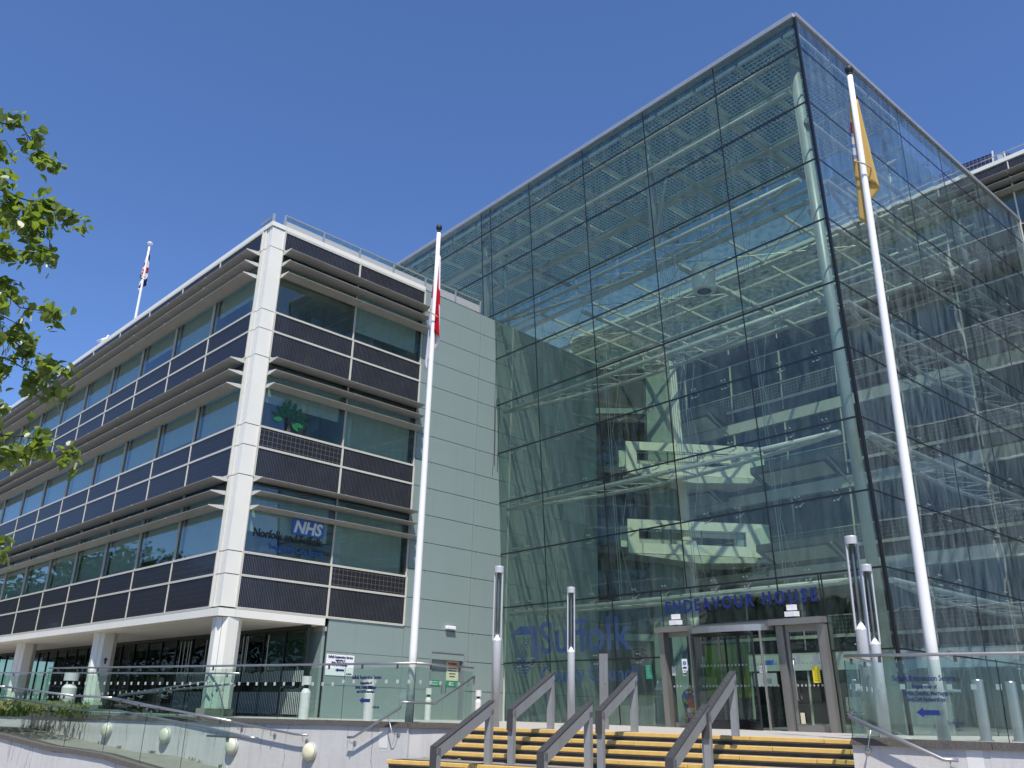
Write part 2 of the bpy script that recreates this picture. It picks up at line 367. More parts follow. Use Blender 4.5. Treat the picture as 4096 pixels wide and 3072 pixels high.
# small broken flakes of stone along the landing edge
mb=MB()
for i in range(60):
    x=random.uniform(-3.9,-3.0); c=FS.P(x,-1.12+random.uniform(-.05,.05),-.556); r=random.uniform(.008,.03)
    mb.add([c+Vector((random.uniform(-r,r),random.uniform(-r,r),random.uniform(0,r))) for _ in range(4)],[(0,1,2),(0,2,3),(1,3,2),(0,3,1)])
tag(mb.build('stone_flakes',TREAD,origin=FS.P(-4,-1.1,-.56)),'dry leaves and stone flakes in the corner of the landing','debris',kind='stuff')
def wall(name,label,t0,t1,off,zt,zb,thick=.3,mt=RENDER,zf=None):
    """low wall in the retaining-wall frame; zt(t) top of wall under the coping"""
    w=thing(name,FWALL.P((t0+t1)/2,off-thick/2,GZ),label,'wall')
    mb=MB(); n=max(1,int(abs(t1-t0)/.9)); 
    for i in range(n):
        a=t0+(t1-t0)*i/n;b=t0+(t1-t0)*(i+1)/n
        vs=[FWALL.P(x,y,z(x) if callable(z) else z) for z in (zb,zt) for y in (off-thick,off) for x in (a,b)]
        mb.add(vs,[(0,2,3,1),(4,5,7,6),(0,1,5,4),(1,3,7,5),(3,2,6,7),(2,0,4,6)])
    mb.build('wall_body',mt,w)
    t=t0
    while t<t1-.05:
        L=min(random.uniform(.95,1.15),t1-t)
        a,b=t+.004,t+L-.004; e=random.uniform(-.004,.004)
        m=MB(); vs=[FWALL.P(x,y+e,zt(x)+z) for z in (.0,.095) for y in (off-thick-.03,off+.045) for x in (a,b)]
        m.add(vs,[(0,2,3,1),(4,5,7,6),(0,1,5,4),(1,3,7,5),(3,2,6,7),(2,0,4,6)]); m.build('coping_stone',COPE,w)
        t+=L
    return w
def lin(pts):
    def f(x):
        if x<=pts[0][0]: return pts[0][1]
        for (a,b),(c,d) in zip(pts,pts[1:]):
            if x<=c: return b+(d-b)*(x-a)/(c-a)
        return pts[-1][1]
    return f
cz=lin([(-30,-.04),(1.5,-.04),(6,-.085),(10.5,-.115),(16,-.12),(17,-.13)])
wleft=wall('retaining_wall','long grey rendered wall with dark stone coping below the plaza, left of the steps',0,17,0,cz,GZ-.1)
wright=wall('retaining_wall','short pale rendered wall with dark coping right of the yellow steps',-26,-8.24,0,lambda x:-.035,GZ-.1)
# returns beside the steps
w=thing('side_wall',FWALL.P(-.2,-.9,GZ),'low side wall capped with stone at the left end of the steps','wall')
poly=[FWALL.P(.02,-.01,0),FS.P(-3.53,-.0,0),FS.P(-3.53,.1,0),FWALL.P(.3,-1.4,0),FWALL.P(.3,-.32,0)]
mb=MB(); mb.prism([tuple(p.xy) for p in poly][::-1],GZ-.1,-.042); mb.build('wall_body',RENDER,w)
mb=MB(); poly[0]=FWALL.P(-.03,.04,0); poly[1]=FS.P(-3.50,-.03,0); mb.prism([tuple(p.xy) for p in poly][::-1],-.038,.054); mb.build('coping_stone',COPE,w)
for nm,(x,y),lab in (('side_wall',(-8.24,0),'low side wall capped with stone at the right end of the steps'),):
    sgn=1
    w=thing(nm,FWALL.P(x,-.9,GZ),lab,'wall')
    x0,x1=x-.25,x
    span('wall_body',w,FWALL,(x0,x1),(-1.9,-.31),(GZ-.1,-.04),RENDER); span('coping_stone',w,FWALL,(x0-.002,x1+.002),(-1.9,-.34),(-.038,.052),COPE)
frc=lin([(-2,-1.33),(2.2,-1.33),(5.07,-1.035),(7.2,-.80),(8.7,-.795),(11.3,-.575),(14,-.40),(18,-.38)])
wfront=wall('ramp_wall','low white rendered wall with stone coping along the outer edge of the ramp',-.5,18,2,frc,GZ-.1,.26)
# lower ramp surface
rz=lin([(0,-1.26),(5.39,-1.02),(7.1,-.84),(8.7,-.82),(10.6,-.67),(13.5,-.42),(18,-.40)])
mb=MB(); ts=[0,2.5,5.39,7.1,8.7,10.6,12,13.5,18]
for a,b in zip(ts,ts[1:]):
    mb.add([FWALL.P(a,0,rz(a)),FWALL.P(a,1.74,rz(a)),FWALL.P(b,1.74,rz(b)),FWALL.P(b,0,rz(b))],[(0,1,2,3)])
structure(mb.build('lower_ramp',RAMP))
# cracks in the render: thin real grooves drawn as dark slivers
def cracks(w,t0,t1,off,zt,n):
    mb=MB()
    for i in range(n):
        t=random.uniform(t0,t1); z=zt(t)-.01; L=random.uniform(.15,.95); x=t; prev=None
        while L>0 and z>GZ:
            wd=random.uniform(.003,.009)
            p=(FWALL.P(x-wd,off+.002,z),FWALL.P(x+wd,off+.002,z))
            if prev: mb.add([prev[0],prev[1],p[1],p[0]],[(0,1,2,3)])
            prev=p; z-=.05; L-=.05; x+=random.uniform(-.022,.022)
    o=mb.build('crack_lines',DARKCR,w); o['kind']='stuff'
DARKCR=mat('crack_grime',(.20,.19,.18),.9)
cracks(wleft,.3,13,0,cz,17); cracks(wfront,2,15,2,frc,20)
# weeds along the foot of the wall
def weeds(name,label,spots,h,n,mt,spread):
    mb=MB()
    for c in spots:
        for i in range(n):
            p=c+Vector((random.gauss(0,spread),random.gauss(0,spread),0)); a=random.uniform(0,6.28); l=random.uniform(.4,1)*h
            d=Vector((math.cos(a),math.sin(a),0)); w=d.cross(Z)*.12*l; tip=p+Z*l+d*l*.4
            mb.add([p-w*.4,p+w*.4,p+Z*l*.6+d*l*.1+w,tip,p+Z*l*.6+d*l*.1-w],[(0,1,2,3,4)])
    return tag(mb.build(name,mt),label,'weeds',kind='stuff')
WEED=mat('weed_green',(.07,.10,.03),.7,var=.3)
weeds('weeds','small weeds growing along the foot of the ramp wall',[FWALL.P(t,.05,rz(t)) for t in (5.4,6.1,6.4,7.9,8.0,9.3,10.2)],.10,9,WEED,.03)
# ================================================================== left office wing
wing=thing('office_wing',FR.P(0,0,0),'three storey office wing faced in dark solar panels with white corner column and louvres','building')
def storeys(): return [2.85+3.79*k for k in range(3)]
def face(fr,edges,left_or_right,pvm):
    ext=(edges[0],edges[-1])
    for k,z0 in enumerate(storeys()+[14.22]):
        bars=[z0,z0+.91,z0+1.56] if k<3 else [z0,14.92]
        for zb in bars:
            span('transom_bar',wing,fr,ext,(-.06,.035),(zb-.03,zb-.004),FRAME); span('transom_bar',wing,fr,ext,(-.06,.035),(zb+.004,zb+.03),FRAME)
        for a,b in zip(edges,edges[1:]):
            if k<3:
                for za,zb in ((z0+.03,z0+.88),(z0+.94,z0+1.53)):
                    m=pvm
                    if left_or_right=='R' and za>z0+.5 and (k,round(a)) in ((1,0),(0,3)): m=PVC
                    span('solar_panel',wing,fr,(a+.035,b-.035),(-.03,.012),(za,zb),m)
                f=span('window',wing,fr,(a+.02,b-.02),(-.07,-.05),(z0+1.59,z0+3.76),G_W)
            else: span('solar_panel',wing,fr,(a+.035,b-.035),(-.03,.012),(14.25,14.89),pvm)
        zt=z0+3.79 if k<3 else 14.95
        for a in edges:
            zs=zt if k==3 else z0+1.56
            span('mullion',wing,fr,(a-.03,a-.006),(-.05,.03),(z0,zs),FRAME); span('mullion',wing,fr,(a+.006,a+.03),(-.05,.03),(z0,zs),FRAME)
            if k<3:
                span('window_mullion',wing,fr,(a-.016,a-.005),(-.05,.012),(zs,zt),FRAME); span('window_mullion',wing,fr,(a+.005,a+.016),(-.05,.012),(zs,zt),FRAME)
            span('mullion_core',wing,fr,(a-.006,a+.006),(-.12,.0),(z0,zt),DARK)
        if k==3:break
        # louvres: tapering blades with lighter end plates
        for dz in (3.69,3.28,2.85):
            for i,(a,b) in enumerate(zip(edges,edges[1:])):
                aa=a+(.05 if i==0 else .004); bb=b-(.004 if b!=edges[-1] else .0)
                mb=MB(); z=z0+dz
                sec=[(.02,z-.045),(.02,z+.045),(.10,z+.05),(.47,z+.012),(.47,z-.002),(.10,z-.05)]
                vs=[fr.P(x,p[0],p[1]) for x in (aa,bb) for p in sec]; n=6
                mb.add(vs,[tuple(range(6)),tuple(range(6,12))[::-1]]+[(j,(j+1)%n,n+(j+1)%n,n+j) for j in range(n)])
                key=('louv',round(bb-aa,3),left_or_right)
                o=fr.P((aa+bb)/2,0,z)
                if key in BM: link(bpy.data.objects.new('louvre_blade',BM[key]),wing,Matrix.Translation(o))
                else: BM[key]=mb.build('louvre_blade',LOUV,wing,origin=o).data
                for x in ((aa,) if i else (aa-.012,)):
                    mb=MB(); sec=[(.0,z-.06),(.0,z+.06),(.10,z+.06),(.49,z+.018),(.49,z-.008),(.10,z-.06)]
                    w=.014 if i==0 else .006
                    vs=[fr.P(q,p[0],p[1]) for q in (x-w,x) for p in sec]
                    mb.add(vs,[tuple(range(6)),tuple(range(6,12))[::-1]]+[(j,(j+1)%n,n+(j+1)%n,n+j) for j in range(n)])
                    key=('lend',w,left_or_right); o=fr.P(x,0,z)
                    if key in BM: link(bpy.data.objects.new('louvre_end_plate',BM[key]),wing,Matrix.Translation(o))
                    else: BM[key]=mb.build('louvre_end_plate',LOUVE,wing,origin=o).data
        # head band behind the top louvre
        span('head_panel',wing,fr,ext,(-.3,-.13),(z0+3.5,z0+3.76),NAVY)
eL=[.56]+[3.5+2.97*i for i in range(12)]; eR=[.49,3.47,6.40]
face(FL,eL,'L',PVA); face(FR,eR,'R',PVB)
# corner column: chamfered, in storey-height casings with open joints
seams=[2.85,3.76,4.41,6.64,7.55,8.20,10.43,11.34,11.99,14.22,14.95]
cs=[(.0,0),(.485,0),(.485,-.5),(.3,-.52)]
for za,zb in zip(seams,seams[1:]):
    if abs((za-2.85)%3.79-.91)<.02: pass
    mb=MB(); poly=[FR.P(.02,-.0,0),FR.P(.478,0,0),FR.P(.478,-.16,0),FR.P(.30,-.25,0),FR.P(.12,-.25,0),FR.P(.02,-.20,0)]
    mb.prism([tuple(p.xy) for p in poly],za+.013,zb-.013); mb.build('column_casing',WHITE,wing)
    mb=MB(); poly=[FL.P(.25,-.03,0),FL.P(.34,-.03,0),FL.P(.34,-.3,0),FL.P(.25,-.3,0)]
    mb.prism([tuple(p.xy) for p in poly],za+.013,zb-.013); mb.build('column_trim',WHITE,wing)
    mb=MB(); poly=[FL.P(.365,.0,0),FL.P(.525,.0,0),FL.P(.525,-.3,0),FL.P(.365,-.3,0)]
    mb.prism([tuple(p.xy) for p in poly],za+.013,zb-.013); mb.build('column_trim',WHITE,wing)
mb=MB(); mb.prism([tuple(p.xy) for p in (FR.P(.04,-.03,0),FR.P(.46,-.03,0),FR.P(.40,-.4,0),FL.P(.5,-.3,0),FL.P(.5,-.06,0),FL.P(.2,-.06,0))],2.7,14.95)
mb.build('column_core',DARK,wing)
def ring(name,z0,z1,out,mt,t1,seg=2.97,inn=.35,joint=.005):
    t=.0;first=True
    # R side
    xs=[-out,.49,3.47,6.40] if t1 is None else [-out]+t1
    for a,b in zip(xs,xs[1:]): span(name,wing,FR,(a+joint,b-joint),(-inn,out),(z0,z1),mt)
    xs=[inn+.01,.56]+[3.5+2.97*i for i in range(12)]
    for a,b in zip(xs,xs[1:]): span(name,wing,FL,(a+joint,b-joint),(-inn,out),(z0,z1),mt)
ring('parapet_coping',14.965,15.12,.03,WHITE,None)
ring('soffit_fascia',2.60,2.815,.03,WHITE,[.49,3.43])
# roof, floors, ceilings, inner walls
def quadbox(name,parent,u0,u1,v0,v1,z0,z1,mt):     # in FR: u along dR, v inward
    return span(name,parent,FR,(u0,u1),(-v1,-v0),(z0,z1),mt)
quadbox('roof',wing,.3,6.4,.3,36,14.6,14.95,PAVE); quadbox('roof',wing,6.41,13.6,.3,36,14.6,14.94,PAVE)
for z0 in storeys():
    quadbox('floor_slab',wing,.25,11,.25,36,z0+.05,z0+.85,INT)
    quadbox('ceiling',wing,.25,11,.25,36,z0+3.38,z0+3.5,CEIL)
    quadbox('inner_wall',wing,4.9,5.0,1,36,z0+.9,z0+3.4,INT)
    span('inner_wall',wing,FR,(5.05,11),(-5.4,-5.3),(z0+.9,z0+3.4),INT)
    # inner uprights just behind the glass
    for a in eL[:-1]:
        if random.random()<.12: span('inner_post',wing,FL,(a+.12,a+.3),(-.5,-.3),(z0+.9,z0+3.4),CEIL)
    for i,(a,b) in enumerate(zip(eL,eL[1:])):
        d=random.choice((.6,1,1,1,1,1,.85)); 
        if d: span('window_blind',wing,FL,(a+.12,b-.1),(-.24,-.22),(z0+3.38-1.8*d,z0+3.38),BLIND)
    for (a,b) in zip(eR,eR[1:]):
        k=round((z0-2.85)/3.79)
        d={(0,0):.62,(0,3):1,(1,0):.5,(1,3):1,(2,0):.0,(2,3):.72}[(k,int(a))]
        if d: span('window_blind',wing,FR,(a+.1,b-.1),(-.3,-.28),(z0+3.38-1.85*d,z0+3.38),BLIND)
def disc(name,parent,c,r,h,mt): return MB().lathe(c,[(r*.7,0),(r,.02),(r,h*.6),(r*.8,h)],24).build(name,mt,parent)
for k,(u,v,z) in enumerate(((5.3,1.4,12.25),(6.0,1.2,12.2),(2.6,1.5,8.95),(1.9,1.3,4.75),(1.2,4.5,8.9),(3.0,2.2,12.8))):
    t=thing('pendant_lamp',FR.P(u,-v,z),('round pale pendant lamp behind the top floor window by the right mullion','round pale pendant lamp at the right edge of the top floor window','round pale lamp behind the window with the green tree motif','round pale lamp behind the window with the blue health sign','round pale lamp deep behind the tree motif window','round pale lamp high behind the left top floor window')[k],'lamp','round lamps in the office rooms')
    disc('lamp_shade',t,FR.P(u,-v,z),.26,.14,BULB); MB().tube([FR.P(u,-v,z+.14),FR.P(u,-v,z+1.1)],.008,5).build('cord',DARK,t)
for k,(t_,z) in enumerate(((13.5,8.9),(14.3,8.6),(1.6,12.2))):
    t=thing('pendant_lamp',FL.P(t_,-1.4,z),('oval pale lamp behind the middle floor window seen from the left','small oval pale lamp lower behind the same middle floor window','round pale lamp behind the top floor window left of the white column')[k],'lamp','round lamps in the office rooms')
    disc('lamp_shade',t,FL.P(t_,-1.4,z),.24,.12,BULB); MB().tube([FL.P(t_,-1.4,z+.12),FL.P(t_,-1.4,z+1)],.008,5).build('cord',DARK,t)
# soffit boards and recessed ground floor glazing
x=.3
while x<34:
    span('soffit_panel',wing,FL,(x+.004,min(x+1.485,34)-.004),(-3.4,-.33),(2.585,2.61),CEIL); x+=1.485
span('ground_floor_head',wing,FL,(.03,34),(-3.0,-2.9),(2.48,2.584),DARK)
x=.03;i=0
while x<33:
    span('ground_window',wing,FL,(x+.012,x+1.248),(-2.96,-2.94),(.06,2.47),G_G); span('ground_mullion',wing,FL,(x-.012,x+.012),(-2.98,-2.90),(.0,2.47),BLACK)
    x+=1.26;i+=1
# white manifestation bars on the recessed glass
mb=MB(); x=.1
while x<8.5:
    hgt=random.choice((.75,.8,.8,1.9,.78)) if x>1.8 else .8
    mb.box(FL,(x,x+.045),(-2.935,-2.93),(.08,.70)); mb.box(FL,(x,x+.045),(-2.935,-2.93),(.98,hgt+.5)); x+=.10
o=mb.build('frosted_bars',DOTS,wing); o['kind']='stuff'
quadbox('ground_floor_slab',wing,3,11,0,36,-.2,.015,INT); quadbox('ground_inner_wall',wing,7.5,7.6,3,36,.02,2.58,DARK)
span('ground_ceiling',wing,FL,(.05,34),(-8,-3.42),(2.45,2.58),INT)
span('reveal_wall',wing,FR,(3.45,3.55),(-3.4,-.1),(0,2.6),GREEN)
span('reveal_post',wing,FR,(3.25,3.33),(-.75,-.6),(0,2.6),BLIND)
# cladding of the end wall
ex=[6.44,9.25,10.98]; zr=[-.02+.945*i for i in range(16)]+[14.99]
for a,b in zip(ex,ex[1:]):
    for za,zb in zip(zr,zr[1:]):
        if a>9 and False: continue
        if 7.6<a+1.8<9.6 and zb<2.2 and False: continue
        span('cladding_panel',wing,FR,(a+.008,b-.008),(-.04,.0),(za+.010,zb-.010),GREEN) if not (a<9 and zb<2.1) else None
for za,zb in zip(zr[:2],zr[1:3]): # panels left of the service door
    span('cladding_panel',wing,FR,(6.446,7.60),(-.04,.0),(za+.006,zb-.006),GREEN); span('cladding_panel',wing,FR,(9.12,9.244),(-.04,0),(za+.006,zb-.006),GREEN)
for za,zb in ((-.02,.925),(.925,1.87),(1.87,2.82)): span('cladding_panel',wing,FR,(3.58,6.434),(-.04,.0),(za+.006,zb-.006),GREEN)
span('wall_backing',wing,FR,(6.42,10.99),(-.3,-.045),(2.1,14.98),DARK); span('wall_backing',wing,FR,(3.56,7.58),(-.3,-.045),(0,2.82),DARK); span('wall_backing',wing,FR,(9.14,10.99),(-.3,-.045),(0,2.1),DARK)
span('end_trim',wing,FR,(10.99,11.03),(-.25,.03),(0,15.0),PALE)
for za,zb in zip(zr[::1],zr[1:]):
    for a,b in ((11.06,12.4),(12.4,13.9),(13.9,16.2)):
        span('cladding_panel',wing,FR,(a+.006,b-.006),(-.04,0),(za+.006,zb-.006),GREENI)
span('wall_backing',wing,FR,(11.05,16.2),(-.3,-.045),(0,14.98),DARK)
# service double door
span('door_frame',wing,FR,(7.61,7.66),(-.25,.02),(0,2.10),FRPAINT);span('door_frame',wing,FR,(9.06,9.11),(-.25,.02),(0,2.10),FRPAINT);span('door_frame',wing,FR,(7.61,9.11),(-.25,.02),(2.10,2.15),FRPAINT)
for a,b in ((7.67,8.355),(8.365,9.05)):
    d=span('service_door',wing,FR,(a,b),(-.22,-.17),(.01,2.09),GREEN); 
    piece('handle',d,FR,(b-.08 if a<8 else a+.08,-.15,1.0),(.02,.04,.22),BRUSH)
# roof balustrade with mesh infill
rl=thing('roof_balustrade',FR.P(5,-.15,15.12),'pale mesh balustrade along the roof edge above the right face of the wing','railing')
xs=[.5,2.0,3.5,5.0,6.5,8.0,9.3]
for a,b in zip(xs,xs[1:]):
    span('mesh_panel',rl,FR,(a+.04,b-.04),(-.16,-.15),(15.12,15.42),MESHP); span('glass_panel',rl,FR,(a+.03,b-.03),(-.16,-.15),(15.43,15.60),G_W)
    span('top_rail',rl,FR,(a,b),(-.19,-.13),(15.60,15.635),ZINC)
for a in xs: span('post',rl,FR,(a-.025,a+.025),(-.2,-.12),(15.12,15.62),ZINC)
rl=thing('roof_balustrade',FL.P(.6,-.15,15.12),'short mesh balustrade stub above the left side of the white corner column','railing')
span('mesh_panel',rl,FL,(.3,1.1),(-.16,-.15),(15.12,15.5),G_W);span('top_rail',rl,FL,(.3,1.1),(-.19,-.13),(15.5,15.53),ZINC);span('post',rl,FL,(.28,.34),(-.2,-.12),(15.12,15.6),ZINC)
# columns under the soffit
cc=Vector((-7.85,25.2,0)); 
for i in range(5):
    c=cc+Vector((-6.42,6.98,0))*i; 
    labs=['white angular column under the corner of the wing','white angular column with a dark blue arrow, second from the corner','white angular column behind the left end of the planting','fourth white column from the corner, mostly off the picture','fifth white column from the corner, off the picture']
    if i>2: continue
    col=thing('soffit_column',c,labs[i],'column','columns under the wing')
    # hexagon long axis along the bisector
    u=D(92);v=D(182)
    for s_ in (-1,1):
        poly=[(s_*.006,.36),(s_*.16,.36),(s_*.37,.08),(s_*.37,-.2),(s_*.2,-.36),(s_*.006,-.36)]
        mb=MB(); mb.prism([tuple((c+u*p[0]+v*p[1]).xy) for p in poly][::s_],.20,2.585); mb.build('column_half',WHITE,col)
    mb=MB(); mb.prism([tuple((c+u*p[0]+v*p[1]).xy) for p in [(-.38,.38),(.38,.38),(.38,-.38),(-.38,-.38)]],0,.20); mb.build('plinth',RAMP,col)
    if i==1:
        fr=Fr(c+v*.365,u,v); mb=MB(); mb.add([fr.P(x*.09+.26,-.14,1.75+y*.09) for x,y in ((-.4,-1),(.4,-1),(.4,.3),(1,.3),(0,1.2),(-1,.3),(-.4,.3))],[(0,1,2,3,4,5,6)])
        q=Fr(c+u*.265+v*.22,(u*.21-v*.28),(v*.21+u*.28)); mb=MB()
        mb.add([q.P(x*.09,.012,1.65+y*.10) for x,y in ((-.4,-1),(.4,-1),(.4,.2),(1,.2),(0,1.2),(-1,.2),(-.4,.2))],[(0,1,2,3,4,5,6)]); mb.build('arrow_sticker',NAVYINK,col)
# ================================================================== glass atrium
atr=thing('glass_atrium',FA.P(0,0,0),'tall leaning glass entrance hall with black joints and inner steel trusses','building')
HL=[0,1.92]+[1.92+1.905*i for i in range(1,10)]+[20.12]           # joint heights along the lean
SL=[-16.9+.0,-14.05,-11.05,-8.05,-5.02,-2.03,.95,3.96,6.96]       # joint positions of the front
TH=.012
def cornert(z): return (9.0-z)*math.tan(LAM)                      # side-face position of the leaning corner
def pane(fr,x0,x1,h0,h1,mt,name='glass_pane'): return span(name,atr,fr,(x0+.018,x1-.018),(-TH,0),(h0+.018,h1-.018),mt)
SX=-7.45                                                           # where the front meets the green end wall
for i,(h0,h1) in enumerate(zip(HL,HL[1:])):
    low=h1<15.3
    xs=[x for x in SL if (x>SX or not low)]
    if low: xs=[SX]+xs
    if i==1: xs=[SX,-5.02,-2.03,-.03,1.07,3.96,5.19,6.96]
    if i==0: xs=[SX,-5.02,-2.03,-.13,5.25,6.96]
    for a,b in zip(xs,xs[1:]):
        if i==0 and a==-.13: continue
        if i==1 and -.1<a<5.1: pane(FA,a,b,2.76,h1,G_A); continue
        if b>6.9: b=6.93
        pane(FA,a,b,h0,h1,G_A)
    if i:                                                          # black transom joints
        if i==1:
            span('transom_joint',atr,FA,(SX,-.13),(-.02,.006),(h0-.022,h0+.022),BLACK); span('transom_joint',atr,FA,(5.25,6.93),(-.02,.006),(h0-.022,h0+.022),BLACK)
        else: span('transom_joint',atr,FA,(xs[0],6.93),(-.02,.006),(h0-.024,h0+.024),BLACK)
for x in SL[:-1]+[SX]:
    h0=15.25 if x<SX-.1 else 0
    if x==.95: h0=3.83
    if x==3.96: h0=2.76
    span('mullion_joint',atr,FA,(x-.016,x+.016),(-.018,.004),(h0,20.1),BLACK)
for x in (-.03,1.07,5.19): span('mullion_joint',atr,FA,(x-.0095,x+.0095),(-.018,.004),(2.76,3.8),BLACK)
span('mullion_joint',atr,FA,(5.25,5.28),(-.02,.004),(0,3.8),BLACK)
# corner cover: double black fin on the leaning corner
mb=MB(); p0=FA.P(6.96,0,0);p1=FA.P(6.96,0,20.1)
for o in (0,1):
    fr=Fr(FA.P(6.96,0,0),aX,nA,mA); mb.box(fr,(-.035+.045*o,-.005+.045*o),(-.06,.02),(0,20.1))
mb.build('corner_cover',BLACK,atr)
# side face: vertical joints, first bay trimmed by the leaning corner
TL=[2.35,5.5,8.65,11.9,15.0,16.1]
HZ=[h*math.cos(LAM) for h in HL]
for z0,z1 in zip(HZ,HZ[1:]):
    c0,c1=cornert(z0+.02)+.04,cornert(z1-.02)+.04
    mb=MB(); vs=[FB.P(x,y,z) for y in (-TH,0) for x,z in ((c0,z0+.02),(2.33,z0+.02),(2.33,z1-.02),(c1,z1-.02))]
    mb.add(vs,[(3,2,1,0),(4,5,6,7),(0,1,5,4),(1,2,6,5),(2,3,7,6),(3,0,4,7)]); mb.build('glass_pane',G_B,atr)
    for a,b in zip(TL,TL[1:]): pane(FB,a,b,z0,z1,G_B)
    if z0: span('transom_joint',atr,FB,(cornert(z0)+.04,16.1),(-.018,.004),(z0-.018,z0+.018),BLACK)
for x in TL: span('mullion_joint',atr,FB,(x-.013,x+.013),(-.018,.004),(0,20.05),BLACK)
# aluminium coping
for a,b in zip(SL,SL[1:]): span('roof_coping',atr,FA,(a+.004,b-.004),(-.3,.06),(20.13,20.28),ZINC)
tt=[cornert(20.2)]+TL
for a,b in zip(tt,tt[1:]): span('roof_coping',atr,FB,(a+.004,b-.004),(-.3,.06),(20.08,20.22),ZINC)
span('corner_post',atr,FB,(16.1,16.35),(-.25,.05),(0,20.05),PALE)
# columns just inside the leaning front
def ip(s_,w,z): return FAH.P(s_,w-z*math.tan(LAM),z)              # inward distance w behind the leaning glass
def col(s_,z0,z1,w=.75,r=.155): return MB().tube([ip(s_,w,z0),ip(s_,w,z1)],r,14).build('steel_column',STEEL,atr,smooth=True)
col(6.33,0,19.6); col(.35,15.4,19.9,.85); col(-8.8,15.0,19.9,.85)
mb=MB().tube([ip(-7.9,1.2,15.2),ip(-8.5,1.6,19)],.07,8).build('steel_strut',STEEL,atr,smooth=True)
for s_,w0 in ((.9,1.1),): MB().tube([ip(.5,.85,16.1),ip(.9,1.5,19.2)],.06,8).build('steel_strut',STEEL,atr,smooth=True)
# trusses
def truss(P,x0,x1,z,depth=.95,w0=.30):
    """P(x,inward,z)"""
    n=10; mb=MB(); mb.tube([P(x0,w0,z),P(x1,w0,z)],.075,10); mb.build('truss_chord',STEEL,atr,smooth=True)
    pts=[P(x0+(x1-x0)*i/n,w0+.05+depth*math.sin(math.pi*i/n),z) for i in range(n+1)]
    MB().tube(pts,.065,10).build('truss_chord',STEEL,atr,smooth=True)
    mb=MB()
    for i in range(1,n):
        a=P(x0+(x1-x0)*i/n,w0,z); mb.tube([a,pts[i]],.028,6)
        if i<n-1: mb.tube([a,pts[i+1]],.014,5)
        if i>1: mb.tube([a,pts[i-1]],.014,5)
    mb.build('truss_bracing',STEEL,atr)
PA=lambda x,w,z: ip(x,w,z)
PBf=lambda x,w,z: FB.P(x,-w,z)
for z in (3.62,7.42,11.2,15.0): truss(PA,-7.3,6.2,z)
for z in (3.62,7.42,11.2,15.0): truss(PBf,.9+(9-z)*.075,15.9,z,1.0)
for z in (18.2,): MB().tube([PA(-16.5,.6,z),PA(6.2,.6,z)],.11,10).build('roof_beam',STEEL,atr,smooth=True)
MB().tube([PA(-16.5,.45,19.3),PA(6.2,.45,19.3)],.09,10).build('roof_beam',STEEL,atr,smooth=True)
MB().tube([PBf(0,.45,17.0),PBf(15.9,.45,17.0)],.09,10).build('roof_beam',STEEL,atr,smooth=True)
for x in (5.9,11.5): MB().tube([PBf(x,.75,15.0),PBf(x,.75,19.4)],.10,12).build('steel_column',STEEL,atr,smooth=True)
# hanging rods
def rods(P,xs,levels,w0=.36):
    for x in xs:
        mb=MB()
        for (z0,z1) in levels:
            mb.tube([P(x,w0,z0),P(x,w0,z1)],.010,5)
            mb.tube([P(x+.05,w0+.05,z0),P(x+.05,w0+.05,z1)],.008,5)
            mb.tube([P(x-.02,w0+.75,z0),P(x+.0,w0+.2,(z0+z1)/2),P(x-.02,w0+.75,z1)],.009,5)
        mb.build('tension_rods',ROD,atr)
rods(PA,[-5.0,-2.0,.98,3.98],[(3.62,7.42),(7.42,11.2),(11.2,15),(15,19)]); rods(PA,[.7,1.2],[(7.42,11.2),(11.2,15)],.5)
rods(PBf,[5.5,11.9],[(.2,3.6),(3.62,7.42),(7.42,11.2),(11.2,15),(15,17)])
# spider fittings on every joint
def spider(P,x,z,key):
    o=P(x,.0,z)
    if key in BM: link(bpy.data.objects.new('glass_fitting',BM[key]),atr,Matrix.Translation(o)); return
    mb=MB()
    for dz in (-.13,.13):
        for dx in (-.06,.06): 
            mb.tube([P(x+dx,.015,z+dz),P(x+dx*.3,.2,z+dz*.35),P(x,.3,z)],.012,5)
            mb.tube([P(x+dx,-.012,z+dz),P(x+dx,.03,z+dz)],.022,8)
    BM[key]=mb.build('glass_fitting',ROD,atr,origin=o).data
PAh=lambda x,w,h: FA.P(x,-w,h)
for h in HL[1:-1]:
    if h<15.0: xs=[-6.6,-5.9,-4.1,-2.9,-1.1,.1,1.9,3.0,4.9,6.0]
    else: xs=[-13,-11.8,-10,-8.9]+[-7.1,-5.9,-4.1,-2.9,-1.1,.1,1.9,3.0,4.9,6.0]
    for x in xs:
        if h<2.5 and -.4<x<5.5: continue
        spider(PAh,x,h,'spA')
for z in HZ[1:-1]:
    for x in (3.4,4.6,7.7,9.7,12.8): spider(PBf,x,z,'spB')
# high grating ceiling along the front and side
def grating(name,s0,s1,w0,w1,z,step=.155):
    mb=MB(); fr=FAH; x=s0
    while x<=s1: mb.box(fr,(x-.0095,x+.0095),(w0,w1),(z,z+.03)); x+=step
    y=w0
    while y<=w1: mb.box(fr,(s0,s1),(y-.0095,y+.0095),(z+.031,z+.06)); y+=step
    for e in (s0,s1): mb.box(fr,(e-.03,e+.03),(w0,w1),(z-.07,z-.001))
    for e in (w0,w1): mb.box(fr,(s0,s1),(e-.03,e+.03),(z-.07,z-.001))
    return mb.build(name,MESHM,atr)
x=-16.8
while x<6.7:
    for w0,w1 in ((-1.38,.55),(.75,2.9),(3.1,4.95)): grating('grating_panel',x+.06,min(x+1.6,6.85),w0,w1,19.72)
    x+=1.66
for w in (.65,3.0): MB().tube([FAH.P(-16.8,w,19.5),FAH.P(6.6,w,19.5)],.14,10).build('roof_beam',STEEL,atr,smooth=True)
